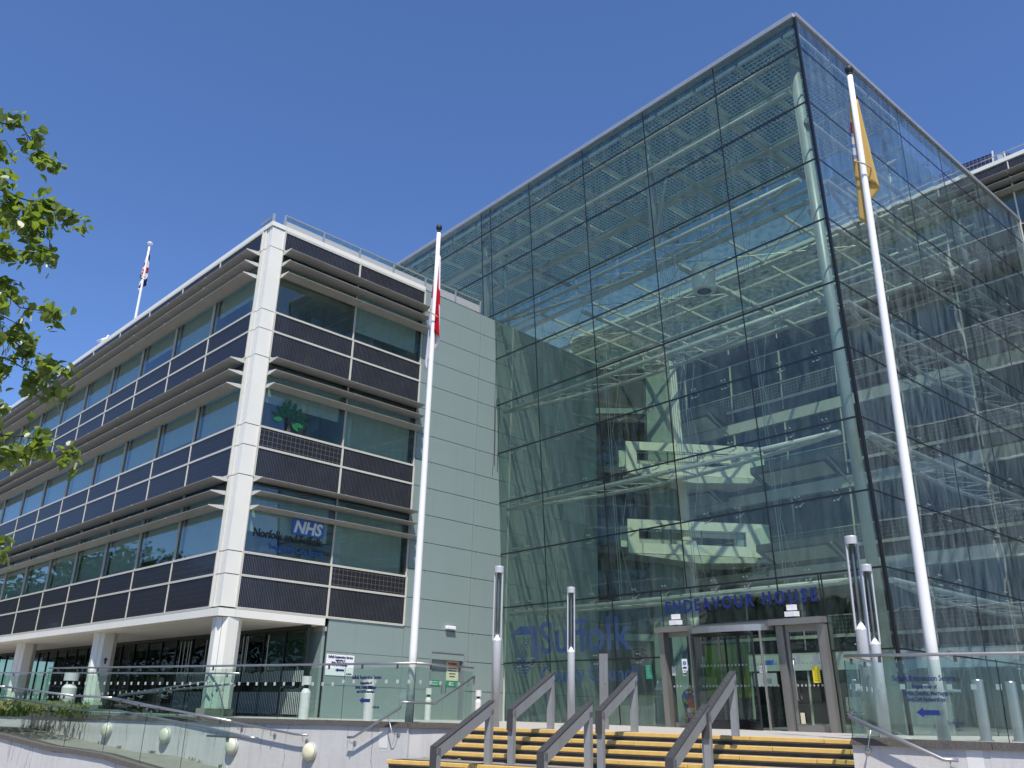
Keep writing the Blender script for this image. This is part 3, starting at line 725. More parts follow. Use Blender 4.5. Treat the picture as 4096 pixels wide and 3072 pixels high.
for s_ in (-14.2,-8.8,-2.8,.35,3.4,6.5): MB().tube([FAH.P(s_,-1.0,19.05),FAH.P(s_,5.0,19.05)],.09,10).build('roof_beam',STEEL,atr,smooth=True)
for s_ in (-8.8,-2.8,.35): 
    for q in (-2.6,2.6): MB().tube([FAH.P(s_,-.9,18.3),FAH.P(s_+q,2.8,19.1)],.05,8).build('roof_strut',STEEL,atr,smooth=True)
s0=-16.9
for i in range(8):
    x0=s0+i*3.0; x1=min(x0+3.0,6.9)
    span('dimming_pane',atr,FAH,(x0+.01,x1-.01),(-1.25,2.0),(20.06,20.08),G_TOP); span('dimming_pane',atr,FAH,(x0+.01,x1-.01),(2.02,5.6),(20.06,20.08),G_TOP)  # dark glass added over the grating to dim the sky behind it
# glazed roof behind it
RZ=18.75
s0=-16.8
for i in range(9):
    for (a,b) in ((5.1,7.6),(7.6,10.1),(10.1,12.6),(12.6,15.3)):
        x0=s0+i*2.63;x1=min(x0+2.63,6.85)
        span('roof_pane',atr,FAH,(x0+.05,x1-.05),(a+.05,b-.05),(RZ,RZ+.02),G_R)
    span('upstand_pane',atr,FAH,(x0+.05,x1-.05),(5.02,5.04),(RZ+.06,20.04),G_R)
    span('roof_glazing_bar',atr,FAH,(x0-.04,x0+.04),(5.1,15.3),(RZ-.06,RZ+.05),PALE)
for a in (5.1,7.6,10.1,12.6,15.28): span('roof_glazing_bar',atr,FAH,(s0,6.85),(a-.04,a+.04),(RZ-.065,RZ+.045),PALE)
for w in (5.15,8.2,11.3,14.3): MB().tube([FAH.P(-16.5,w,RZ-.45),FAH.P(6.6,w,RZ-.45)],.11,10).build('roof_purlin',STEEL,atr,smooth=True)
for s_ in (-14.4,-8.6,-2.8,3.2): 
    MB().tube([FAH.P(s_,5.1,RZ-.9),FAH.P(s_,15.3,RZ-.9)],.10,10).build('roof_purlin',STEEL,atr,smooth=True)
mb=MB()
for i in range(3):
    a=-14.4+i*5.8
    mb.tube([FAH.P(a,5.2,RZ-.6),FAH.P(a+5.8,9.3,RZ-.6)],.022,5); mb.tube([FAH.P(a+5.8,5.2,RZ-.6),FAH.P(a,9.3,RZ-.6)],.022,5)
mb.build('roof_bracing',STEEL,atr)
# floor inside
mb=MB(); poly=[FA.P(SX,-.3,0),FA.P(6.9,-.05,0),FB.P(.8,-.2,0),E0,FW.P(-26,0,0),FR.P(16.2,-.3,0),FR.P(11.1,.02,0)]
mb.prism([tuple(p.xy) for p in poly],.0,.012); structure(mb.build('atrium_floor',INFLOOR))
# ------------------------------------------------------------------ right wing behind and beside the hall
rw=thing('office_wing',FW.P(0,0,0),'taller office wing at the far right with blue roof panels, rising above the glass hall','building')
bays=[-26.7+2.97*i for i in range(16)]
for lv in range(7):
    z=3.82*lv if lv else .05
    outside=z>18.5
    zt=z+.8
    for a,b in zip(bays,bays[1:]):
        if a>14: continue
        out=outside or a>0.2
        if lv==6:
            span('solar_panel',rw,FW,(a+.035,b-.035),(.0,.02),(22.42,23.02),PVB); span('mullion',rw,FW,(a-.025,a+.025),(-.1,.03),(22.3,23.08),FRAME); continue
        if lv and not out:
            span('solar_balustrade',rw,FW,(a+.03,b-.03),(.0,.02),(z+.03,z+.80),PVBAL)
        elif lv:
            span('solar_panel',rw,FW,(a+.035,b-.035),(.0,.02),(z-.62,z+.08),PVB); span('solar_panel',rw,FW,(a+.035,b-.035),(.0,.02),(z+.12,z+.80),PVB)
        span('window',rw,FW,(a+.03,b-.03),(-.06,-.04),(z+.84,z+(3.28 if out else 2.5)),G_W if out else G_IN)
        span('mullion',rw,FW,(a-.025,a+.025),(-.1,.03),(z-.6 if lv else 0,z+(3.3 if out else 2.52)),FRAME)
        if out and (z>15):
            for dz in (3.30,2.88,2.44):
                mb=MB(); zz=z+dz; sec=[(.02,zz-.045),(.02,zz+.045),(.10,zz+.05),(.47,zz+.012),(.47,zz-.002),(.10,zz-.05)]
                vs=[FW.P(x,p[0],p[1]) for x in (a+.01,b-.01) for p in sec]; n=6
                mb.add(vs,[tuple(range(6)),tuple(range(6,12))[::-1]]+[(j,(j+1)%n,n+(j+1)%n,n+j) for j in range(n)])
                o=FW.P((a+b)/2,0,zz)
                if 'lrw' in BM: link(bpy.data.objects.new('louvre_blade',BM['lrw']),rw,Matrix.Translation(o))
                else: BM['lrw']=mb.build('louvre_blade',LOUV,rw,origin=o).data
    ext=(-26.7,16.5)
    if lv==6: break
    if lv:
        span('sill_bar',rw,FW,ext,(-.05,.03),(z+.81,z+.84),FRAME)
        if not outside:
            span('floor_edge',rw,FW,(-26.7,.15),(-.3,.04),(z-.12,z+.02),PALE); span('spandrel',rw,FW,(-26.7,.15),(-.3,.0),(z-.72,z-.12),NAVY); span('band',rw,FW,(-26.7,.15),(-.2,.03),(z-1.25,z-.72),PALE)
    span('floor_slab',rw,FW,ext,(-9,-.31),(z-.5,z+.1),INT); span('ceiling',rw,FW,ext,(-9,-.31),(z+2.6,z+2.7),CEIL)
    span('inner_wall',rw,FW,ext,(-6.2,-6.1),(z+.1,z+2.6),INT)
span('parapet_coping',rw,FW,(-26.7,16.5),(-.35,.06),(23.10,23.28),WHITE)
span('roof',rw,FW,(-26.7,16.5),(-18,-.36),(22.7,23.1),PAVE)
span('end_wall',rw,FW,(16.5,16.8),(-18,0),(0,23.2),WHITE)
span('end_wall',rw,FW,(-27,-26.72),(-18,0),(0,23.2),WHITE)
mb=MB(); mb.tube([FW.P(-26,-.1,23.62),FW.P(16,-.1,23.62)],.022,6)
mb.build('roof_rail',ZINC,rw)
for i in range(14): MB().tube([FW.P(-25+3*i+.98,-.1,23.27),FW.P(-25+3*i+.98,-.1,23.62)],.018,6).build('rail_post',ZINC,rw)
# blue solar arrays on its roof
sa=thing('roof_solar_array',FW.P(-1.3,-1.5,23.1),'tilted dark blue solar array with pale gridlines on the far right roof','solar panel')
fr=Fr(FW.P(-1.36,-.30,23.30),aX,aO,(Z*.97-aO*.24))
for a,b in ((-1.6,-.76),(-.71,.71)): 
    for c in (0,.40): span('solar_panel',sa,fr,(a,b),(-.02,.02),(c+.01,c+.41),PVROOF)
span('frame_edge',sa,fr,(.72,.77),(-.04,.03),(0,.86),FRAME); span('frame_edge',sa,fr,(-.73,-.70),(-.04,.03),(0,.86),FRAME); span('support',sa,fr,(-1.5,.6),(-.5,-.45),(0,.6),ZINC)
sa=thing('roof_solar_array',FW.P(.1,-1.5,23.1),'small side-on solar panel beside the rail on the far right roof','solar panel')
fr=Fr(FW.P(-.18,-.6,23.28),(aX*.55+(-aO)*.9),aO*.6+aX*.8,Z); span('solar_panel',sa,fr,(0,.75),(0,.03),(0,.62),PVROOF); span('frame_edge',sa,fr,(-.08,-.01),(-.03,.05),(0,.66),FRAME); span('frame_edge',sa,fr,(-.4,-.12),(-.1,.0),(0,.5),ZINC)
# ------------------------------------------------------------------ inside: tower, bridges, landings
tw=thing('lift_tower',Vector((6,44,0)),'lift tower with dark glass and pale concrete edge inside the glass hall','tower')
ft=Fr(Vector((3.0,42.6,0)),D(92),D(182))
span('dark_glass',tw,ft,(.2,4.0),(-.2,.0),(0,17.4),NAVY); span('tower_body',tw,ft,(.2,5.6),(-2.6,-.22),(0,17.35),GREENI)
for k in range(4): 
    span('tower_floor_band',tw,ft,(.2,4.0),(.01,.04),(3.6+3.77*k,3.9+3.77*k),GREENI)
    span('tower_window',tw,ft,(.3,3.9),(.02,.03),(4.0+3.77*k,6.9+3.77*k),G_DARK) if k<3 else None
span('glass_screen',tw,ft,(4.02,5.3),(-.2,.0),(0,17.2),GREENI)
mb=MB(); mb.add([ft.P(x,y,z) for y in (-.6,.05) for x,z in ((5.75,0),(6.35,0),(5.6,17.9),(5.25,17.9))],[(0,3,2,1),(4,5,6,7),(0,1,5,4),(1,2,6,5),(2,3,7,6),(3,0,4,7)]); mb.build('concrete_fin',CONC,tw)
for k,(zb,lab) in enumerate(((7.45,'lower white footbridge with long slots crossing inside the glass hall'),(11.32,'upper white footbridge with long slots crossing inside the glass hall'))):
    fb=Fr(Vector((5.65,40.8,zb)),D(85.5),D(175.5)); L=6.95
    b=thing('footbridge',fb.P(L/2,-.8,0),lab,'footbridge','white footbridges in the hall')
    for y0,y1,nm in ((-.12,0,'parapet'),(-1.75,-1.63,'parapet')):
        mb=MB()
        mb.box(fb,(0,L),(y0,y1),(0,.48)); mb.box(fb,(0,L),(y0,y1),(1.18,1.6)); mb.box(fb,(0,.55),(y0,y1),(.48,1.18)); mb.box(fb,(5.75,L),(y0,y1),(.48,1.18))
        mb.build(nm,CONC,b)
    span('deck',b,fb,(0,L),(-1.62,-.13),(-.05,.25),CONC)
    for x in (2.1,3.6): span('slot_post',b,fb,(x,x+.04),(-.16,-.1),(.4,1.25),BLACK)
    span('slot_rail',b,fb,(.5,5.8),(-.2,-.17),(1.08,1.12),ROD); span('slot_infill',b,fb,(.6,3.4),(-.3,-.28),(.45,.75),BLIND)
    span('slot_reveal',b,fb,(5.35,5.72),(-.25,-.2),(.48,1.18),GREEN)
    mb=MB(); mb.add([fb.P(x,y,z) for y in (-1.9,.1) for x,z in ((L,-.05),(L,-.25),(0,-.05),(3.4,-.4))],[(0,1,3,2),(4,6,7,5),(0,4,5,1),(1,5,7,3),(3,7,6,2),(2,6,4,0)]); mb.build('soffit',PALE,b)
    # left landing with glass upstand
    span('landing_slab',b,fb,(-1.6,-.02),(-1.6,.2),(-.1,.22),NAVY); span('landing_glass',b,fb,(-1.5,-.02),(.16,.18),(.22,1.55),G_BAL)
for k,(s0_,s1_,z,lab) in enumerate(((-18.3,-15.2,14.9,'highest dark balcony slab at the back of the hall'),(-13.2,-8.9,11.25,'dark balcony slab right of the upper footbridge'),(-13.2,-9.2,7.5,'dark balcony slab right of the lower footbridge'),(-20,-15.4,10.9,'dark balcony slab below the upper footbridge'))):
    b=thing('balcony',FW.P((s0_+s1_)/2,.8,z),lab,'balcony','balconies in the hall')
    mb=MB(); mb.add([FW.P(x,y,zz) for x in (s0_,s1_) for y,zz in ((0,z-.35),(1.25,z+.1),(1.25,z+.42),(0,z+.42))],[(0,1,2,3),(7,6,5,4),(0,4,5,1),(1,5,6,2),(2,6,7,3),(3,7,4,0)]); mb.build('slab',SLAB,b)
    mb=MB(); mb.add([FW.P(x,y,zz) for x in (s0_+.3,s1_-.5) for y,zz in ((.1,z-.345),(1.1,z+.03))],[(0,1,3,2)]); mb.build('soffit_panel',PALE,b)
    MB().tube([FW.P(s1_,1.6,z),FW.P(s1_+.1,.05,z-.9)],.05,6).build('bracket',LOUV,b); span('glass_screen',b,FW,(s0_,s1_),(1.21,1.23),(z+.42,z+1.2),G_BAL)
# pendant cylinder
pc=thing('pendant_loudspeaker',ip(-.6,5.5,15.4),'white cylindrical pendant hanging below the glass roof','loudspeaker')
c=FAH.P(-.74,3.8,15.55)
MB().lathe(c,[(.33,0),(.42,.0),(.44,.03),(.44,1.0),(.41,1.05),(.05,1.05)],28).build('cylinder_body',CONC,pc,smooth=False)
MB().lathe(c,[(.27,-.012),(.27,-.002)],24).build('speaker_grille',DARK,pc); MB().tube([c+Z*1.05,c+Z*3],.012,5).build('cable',ROD,pc)
# lobby
dk=thing('reception_desk',ip(6,6,0),'long white reception desk inside the hall behind the corner','desk')
for nm,a,b,c_,m in (('desk_front',(4.2,6.6),(3.0,3.12),(.012,1.05),PALE),('desk_top',(4.1,6.65),(2.9,3.7),(1.06,1.12),WHITEP),('desk_side',(4.2,4.3),(3.12,3.6),(.012,1.05),PALE)): span(nm,dk,FAH,a,b,c_,m)
fr=Fr(FB.P(5.6,-3.2,0),D(49.5),D(139.5))
ex_=thing('display_wall',fr.P(0,0,0),'dark blue poster display wall inside the hall at the right','display')
span('board',ex_,fr,(0,2.6),(-.06,0),(.3,2.25),NAVYINK); text('board_lettering',ex_,fr,(.3,.008,1.98),'suffolk record office',.18,LOGOW); text('board_lettering',ex_,fr,(.3,.008,1.72),'WONDERFULLY BUILT',.17,LOGOW)
for i in range(22):
    a,z=random.uniform(.1,2.3),random.uniform(.4,1.55); span('print',ex_,fr,(a,a+random.uniform(.12,.3)),(.002+.002*i,.003+.002*i),(z,z+random.uniform(.08,.22)),random.choice((BLIND,PALE,NAVY,BLUE2,LOUV)))
for k in range(3):
    fr2=FB; x=2.6+1.7*k
    t=thing('lobby_table',FB.P(x,-2.0,0),('white round table nearest the corner inside the hall','middle white round table inside the hall','far right white round table inside the hall')[k],'table','white tables in the lobby')
    MB().lathe(FB.P(x,-2.0,.72),[(.38,0),(.4,.015),(.38,.03)],20).build('table_top',WHITEP,t); MB().tube([FB.P(x,-2,.02),FB.P(x,-2,.72)],.03,8).build('leg',BRUSH,t)
    for q in (-1,1):
        c=thing('lobby_chair',FB.P(x+.75*q,-1.9,0),('pale shell chair %s of the %s white table inside the hall'%(('left','right')[q>0],('nearest','middle','far')[k])),'chair','shell chairs in the lobby')
        fr2=Fr(FB.P(x+.75*q,-1.9,0),D(49.5),D(139.5))
        span('seat',c,fr2,(-.2,.2),(-.2,.2),(.43,.47),BLIND,.012); span('backrest',c,fr2,((.16,.2) if q>0 else (-.2,-.16)),(-.2,.2),(.5,.85),BLIND,.012)
        for u in (-.17,.17):
            for v in (-.17,.17): MB().tube([fr2.P(u*.6,v*.6,.43),fr2.P(u,v,.012)],.01,5).build('leg',ROD,c)
lw_=thing('lime_partition',ip(2.6,5,0),'lime green partition panel inside behind the revolving door','partition')
span('panel',lw_,FAH,(-3.3,-1.5),(6.0,6.1),(.95,2.75),LIME); span('base',lw_,FAH,(-3.3,-1.5),(6.02,6.08),(.012,.94),NAVY)
bx=thing('reception_fascia',FW.P(-8,.3,2.4),'white fascia reading Reception along the foot of the far wing','sign')
span('fascia_board',bx,FW,(-17,.1),(.04,.09),(2.35,3.02),WHITEP); text('lettering',bx,FW,(-8.9,.10,2.5),'Reception',.42,LOUV,off=.012)
text('lettering',bx,FW,(-9.6,.05,5.1),'FIRE',.34,LOUV)
# blue-green low tables & dado screens seen at the left inside
t=thing('lobby_counter',ip(-5,4,0),'turquoise topped counter inside the hall behind the steps','counter')
span('counter_top',t,FAH,(-6.2,-3.6),(3.4,4.2),(.9,.95),GRNP); span('counter_front',t,FAH,(-6.1,-3.7),(3.5,3.6),(.012,.89),BLIND)
# ================================================================== entrance portal
po=thing('entrance_portal',FA.P(2.5,.2,0),'bronze framed entrance with revolving door in the middle and a swing door at the right','entrance')
def ps(n,a,b,c,m=BRONZE,p=None): return span(n,p or po,FA,a,b,c,m)
ps('frame_post',(-.13,.06),(-.22,.16),(0,2.6)); ps('frame_post',(5.06,5.25),(-.22,.16),(0,2.6)); 
ps('frame_head',(-.15,1.02),(-.22,.32),(2.605,2.755)); ps('frame_head',(3.75,5.27),(-.22,.32),(2.605,2.755)); ps('frame_head',(1.02,3.75),(-.22,-.02),(2.605,2.755))
ps('frame_post',(1.02,1.12),(-.2,.12),(0,2.6)); ps('frame_post',(3.78,4.00),(-.2,.06),(0,2.6))
ps('side_glass',(.11,1.01),(-.03,-.015),(.14,2.45),G_DOOR); ps('kick_plate',(.11,1.01),(-.05,.0),(0.01,.13)); ps('head_rail',(.11,1.01),(-.05,.0),(2.46,2.6))
d=ps('swing_door',(4.04,5.02),(-.045,-.0),(.01,.16)); ps('door_rail',(4.04,5.02),(-.045,.0),(2.42,2.6)); ps('door_stile',(4.04,4.12),(-.045,0),(.17,2.41)); ps('door_stile',(4.94,5.02),(-.045,0),(.17,2.41)); ps('door_glass',(4.13,4.93),(-.03,-.015),(.17,2.41),G_DOOR)
mb=MB(); mb.tube([FA.P(4.20,.0,.75),FA.P(4.20,.07,.75),FA.P(4.20,.07,1.75),FA.P(4.20,0,1.75)],.016,8); mb.build('door_handle',BRUSH,po,smooth=True)
# revolving drum
CX,CY,RD=2.42,-.15,1.33
def dr(a,h,r=RD): return FA.P(CX+r*math.cos(a),CY+r*math.sin(a)*.95,h)
for a0,a1 in ((rad(150),rad(212)),(rad(-32),rad(30))):
    mb=MB(); n=8
    for r in (RD,RD-.012):
        vs=[]
        for i in range(n+1):
            a=a0+(a1-a0)*i/n; vs+= [dr(a,.12,r),dr(a,2.5,r)]
        mb.add(vs,[(2*i,2*i+2,2*i+3,2*i+1) for i in range(n)])
    mb.build('curved_glass',G_DOOR,po,smooth=True)
mb=MB(); n=24
for i in range(n):
    a,b=rad(-35+250*i/n),rad(-35+250*(i+1)/n)
    mb.add([dr(a,2.5),dr(b,2.5),dr(b,2.66),dr(a,2.66),dr(a,2.5,RD-.08),dr(b,2.5,RD-.08),dr(b,2.66,RD-.08),dr(a,2.66,RD-.08)],[(0,1,2,3),(4,7,6,5),(3,2,6,7),(0,4,5,1)])
mb.build('drum_canopy_ring',BRUSH,po)
mb=MB(); mb.add([dr(rad(15*i),2.6,RD-.09) for i in range(24)],[tuple(range(24))]); mb.build('drum_ceiling',BRONZE,po)
for a in (150,30,212,-32): MB().tube([dr(rad(a),0.01),dr(rad(a),2.5)],.035,6).build('drum_post',BRONZE,po)
for k in range(4):
    a=rad(38+90*k); fr=Fr(FA.P(CX,CY,0),aX*math.cos(a)+nA*math.sin(a),nA*math.cos(a)-aX*math.sin(a),mA)
    span('door_leaf_glass',po,fr,(.08,RD-.1),(-.006,.006),(.25,2.4),G_DOOR)
    for b_ in (((.04,RD-.05),(.02,.24)),((.04,RD-.05),(2.41,2.5))): span('door_leaf_rail',po,fr,b_[0],(-.025,.025),b_[1],BLACK)
    span('door_leaf_stile',po,fr,(RD-.1,RD-.05),(-.025,.025),(.24,2.4),BLACK)
MB().tube([FA.P(CX,CY,0),FA.P(CX,CY,2.5)],.045,8).build('centre_post',BLACK,po)
mb=MB(); EM=bpy.data.materials.new('lit_tube'); EM.use_nodes=True; EM.node_tree.nodes['Principled BSDF'].inputs['Emission Color'].default_value=(1,1,.96,1); EM.node_tree.nodes['Principled BSDF'].inputs['Emission Strength'].default_value=2.2
for o_ in (.0,.16): MB().tube([FA.P(CX-1.1+.12*o_,CY+.55+o_,2.57),FA.P(CX+.35,CY+.42+o_,2.57)],.018,6).build('strip_light',EM,po)
ps('glass_band',(3.0,3.70),(.13,.14),(1.10,1.42),DOTS)
for s_ in (.42,4.25): ps('floodlight_box',(s_,s_+.28),(.02,.28),(2.80,2.93),WHITEP); ps('floodlight_head',(s_+.03,s_+.25),(.05,.2),(2.96,3.10),WHITEP)
# notices on the doors
def notice(fr,name,label,x,z,w,h,mt,extra=None,y=.012,group=None):
    t=thing(name,fr.P(x,y,z),label,'notice',group); span('sheet',t,fr,(x-w/2,x+w/2),(y,y+.004),(z-h/2,z+h/2),mt)
    if extra: extra(t,fr,x,y+.006,z)
    return t
def ring_mark(t,fr,x,y,z,r=.055,m=BLUE2):
    mb=MB(); mb.add([fr.P(x+r*math.cos(rad(20*i)),y,z+.04+r*math.sin(rad(20*i))) for i in range(18)],[tuple(range(18))]); mb.build('blue_disc',m,t)
    mb=MB(); mb.box(fr,(x-.008,x+.008),(y+.002,y+.004),(z+.03,z+.075)); mb.box(fr,(x-.008,x+.008),(y+.002,y+.004),(z+.008,z+.022)); mb.build('exclamation_mark',WHITEP,t)
    mb=MB(); mb.box(fr,(x-.06,x+.06),(y,y+.002),(z-.10,z-.055)); mb.build('blue_strip',NAVYINK,t)
notice(FA,'door_notice','pale blue notice with small sign on the left door panel',.22,1.52,.13,.24,BLIND)
notice(FA,'door_notice','blue exclamation mark notice on the left door panel',.62,1.52,.14,.25,WHITEP,ring_mark)
notice(FA,'door_notice','blue exclamation mark notice on the revolving door glass',1.62,1.70,.18,.30,WHITEP,ring_mark,y=1.25)
def lines(n,w,m=TXTB,dz=.03,lw=.006):
    def f(t,fr,x,y,z):
        mb=MB()
        for i in range(n):
            q=w*random.uniform(.6,1); zz=z+(n-1)*dz/2-i*dz; mb.box(fr,(x-q/2,x+q/2),(y,y+.001),(zz-lw/2,zz+lw/2))
        mb.build('small_print',m,t)
    return f
notice(FA,'door_notice','white printed notice in the middle of the right revolving door glass',3.42,1.52,.24,.18,WHITEP,lines(4,.2),y=.3)
notice(FA,'door_notice','blue arrows notice on the right revolving door glass',3.62,1.68,.26,.12,BLUE2,None,y=.26)
notice(FA,'door_notice','yellow safety notice at the edge of the swing door',4.78,1.36,.21,.40,YELP,lines(7,.15,TXTB,.045))
notice(FA,'door_notice','pale blue sticker beside the long handle of the swing door',4.32,1.76,.10,.26,BLIND)
notice(FA,'door_notice','grey square notice above the yellow one on the swing door',4.82,1.72,.17,.24,BLIND)
notice(FA,'door_notice','small cream card at the foot of the swing door glass',4.24,.32,.12,.26,CREAM)
notice(FA,'door_notice','green bordered poster on the glass left of the doors',-.72,1.52,.24,.40,GRNP,lines(8,.16,DOTS,.04))
t=thing('lectern_board',FA.P(-.62,.25,0),'tilted white information board standing behind the glass left of the doors','board')
fr=Fr(FA.P(-.62,-.5,1.12),aX,aO*.9+Z*.45,Z*.9-aO*.45); span('panel',t,fr,(-.28,.28),(0,.02),(-.15,.15),WHITEP); MB().tube([FA.P(-.62,-.5,0.01),FA.P(-.62,-.5,1.1)],.02,6).build('leg',BRUSH,t)
# frosted dots across the lower panes and doors
mb=MB()
for h in (1.62,1.08):
    x=.16
    while x<5:
        if not (1.05<x<1.1 or 3.7<x<4.1): mb.box(FA,(x,x+.05),(.001,.003),(h,h+.05))
        x+=.115
mb.build('frosted_dots',DOTS,po)['kind']='stuff'
# puzzle-patterned sculpture inside the left door panel
def puzzle():
    m,t,p,o=nodes('jigsaw_paint'); tc=N(t,'ShaderNodeTexCoord'); v=N(t,'ShaderNodeTexVoronoi',Scale=7.5); v.inputs['Randomness'].default_value=.35
    n=N(t,'ShaderNodeTexNoise',Scale=14.,Detail=0.); mx=N(t,'ShaderNodeVectorMath'); mx.operation='MULTIPLY_ADD'; mx.inputs[1].default_value=(.09,.09,.09)
    t.links.new(tc.outputs['Object'],n.inputs[0]); t.links.new(n.outputs[1],mx.inputs[0]); t.links.new(tc.outputs['Object'],mx.inputs[2]); t.links.new(mx.outputs[0],v.inputs['Vector'])
    h=N(t,'ShaderNodeSeparateColor'); t.links.new(v.outputs['Color'],h.inputs[0])
    r=N(t,'ShaderNodeValToRGB'); r.color_ramp.interpolation='CONSTANT'; e=r.color_ramp.elements
    cols=[(.03,.02,.12),(.55,.02,.03),(.75,.5,.01),(.08,.45,.03),(.6,.25,.3),(.01,.015,.03),(.7,.2,.02),(.7,.7,.7),(.02,.08,.4)]
    e[0].position=0;e[0].color=(*cols[0],1); e[1].position=1/9;e[1].color=(*cols[1],1)
    for i in range(2,9): q=e.new(i/9); q.color=(*cols[i],1)
    t.links.new(h.outputs[0],r.inputs[0]); t.links.new(r.outputs[0],p.inputs['Base Color']); p.inputs['Roughness'].default_value=.2; return m
ez=thing('painted_sculpture',FA.P(.75,-.7,0),'rounded sculpture painted with bright jigsaw pieces standing just inside the left door','sculpture')
MB().lathe(FA.P(.36,-.55,.05),[(.24,0),(.27,.06),(.25,.22),(.29,.45),(.33,.66),(.33,.78),(.27,.90),(.14,.97),(.02,.985)],28).build('body',puzzle(),ez,smooth=True)
# ================================================================== lettering on the glass
sg=thing('name_lettering',FA.P(2.6,.02,3.2),'blue capitals spelling ENDEAVOUR HOUSE on the glass above the doors','lettering')
text('letters',sg,FA,(.10,.012,3.16),'ENDEAVOUR HOUSE',.47,BLUE,off=.015,width=4.98,space=1.4,split=True)
sg=thing('council_lettering',FA.P(-3.5,.02,2),'large blue Suffolk County Council logo with shield on the lower left glass','logo')
o=text('letters',sg,FA,(-5.52,-.03,2.20),'Suffolk',1.46,BLUE3,off=.018,width=4.15,split=True)
o=text('letters',sg,FA,(-5.52,-.03,1.28),'County Council',.64,BLUE3,off=.008,width=4.30,split=True)
mb=MB(); T=lambda x,z:FA.P(-7.05+x*1.42,-.03,1.41+z*1.72)
mb.add([T(0,.84),T(.36,1.0),T(1,.98),T(.80,.83)],[(0,3,2,1)]); mb.add([T(.80,.83),T(1,.98),T(1.0,.38),T(.80,.30)],[(0,3,2,1)]); mb.add([T(1,.38),T(.80,.30),T(.40,-.0),T(.44,.03)],[(0,1,2,3)])
def strip(mb,pts,w):
    for a,b in zip(pts,pts[1:]):
        d=Vector((b[0]-a[0],(b[1]-a[1])*1.2)).normalized()*w; n=(-d.y,d.x)
        mb.add([T(a[0]+n[0],a[1]+n[1]),T(b[0]+n[0],b[1]+n[1]),T(b[0]-n[0],b[1]-n[1]),T(a[0]-n[0],a[1]-n[1])],[(0,1,2,3)])
strip(mb,[(0,.84),(.0,.38),(.12,.17),(.40,.0),(.68,.15),(.80,.30)],.007)
for i,(x,h_) in enumerate(((.12,.50),(.20,.60),(.30,.72),(.40,.84-.16),(.50,.72-.08),(.62,.60),(.70,.52))):
    base=(.28+.035*i,.31); mb.add([T(base[0]-.02,base[1]),T(base[0]+.02,base[1]),T(x,h_)],[(0,1,2)])
for k in range(4):
    strip(mb,[(.12+.05*k+j*(.60-.1*k)/8,.26-.06*k+(.022 if j%2 else 0)) for j in range(9)],.012)
for cx in (.20,.58):
    strip(mb,[(cx-.10,.72),(cx-.08,.64),(cx+.08,.64),(cx+.10,.72),(cx+.04,.68),(cx,.74),(cx-.04,.68),(cx-.10,.72)],.008)
    strip(mb,[(cx,.64),(cx-.06,.57)],.008);strip(mb,[(cx,.64),(cx+.06,.57)],.008);strip(mb,[(cx-.09,.80),(cx-.06,.72)],.01);strip(mb,[(cx+.09,.80),(cx+.06,.72)],.01)
mb.build('shield',BLUE3,sg)
# health board sign and tree motif on the office windows
u0=11.02
sg=thing('window_sign',FR.P(2,.0,5),'health board window sign, blue NHS block over Norfolk and Suffolk lettering','sign')
yy=-.04
span('blue_block',sg,FR,(u0-9.03,u0-7.92),(yy,yy+.006),(5.17,5.66),BLUE2); text('block_lettering',sg,FR,(u0-8.98,yy+.010,5.24),'NHS',.50,LOGOW,off=.018,shear=.2,width=1.0,split=True)
text('lettering',sg,FR,(u0-10.28,yy+.006,4.93),'Norfolk and Suffolk',.34,TXTB,off=.006,width=2.34); text('lettering',sg,FR,(u0-9.72,yy+.006,4.62),'Integrated Care Board',.24,BLUE2,off=.002,width=1.80)
sg=thing('window_motif',FR.P(1.5,.0,8.7),'green tree motif with rounded leaves on the middle floor window','window sticker')
mb=MB(); TT=lambda x,z:FR.P(u0-9.55+x,yy+.004,8.24+z)
mb.add([TT(-.07,0),TT(.08,0),TT(.03,.28),TT(-.02,.28)],[(0,1,2,3)])
for x,z in ((-.28,.55),(-.12,.62),(.08,.66),(.25,.58),(.3,.4),(-.3,.4)): mb.add([TT(-.02,.25),TT(.03,.25),TT(x,z)],[(0,1,2)])
mb.build('trunk',TRUNKL,sg)
for i,(x,z,a,m) in enumerate(((-.06,.92,80,0),(-.22,.80,110,0),(.13,.86,75,0),(-.33,.66,150,0),(.31,.74,60,0),(-.45,.50,175,0),(.48,.60,20,0),(-.1,.66,100,0),(.1,.64,70,0),(.52,.42,-5,0),(.33,.50,15,0),(-.24,.52,160,0),(0,.48,90,0),(-.40,.34,190,1),(.36,.30,-12,1),(.22,.22,-40,1))):
    mb=MB(); c=math.cos(rad(a));s_=math.sin(rad(a)); L,w_=.17,.075
    mb.add([TT(x+c*p-s_*q,z+s_*p+c*q) for p,q in ((-L,0),(-L*.4,w_),(L*.3,w_*.9),(L,0),(L*.3,-w_*.9),(-L*.4,-w_))],[(0,1,2,3,4,5)])
    mb.build('leaf_shape',LEAFL if m else LEAFD,sg)
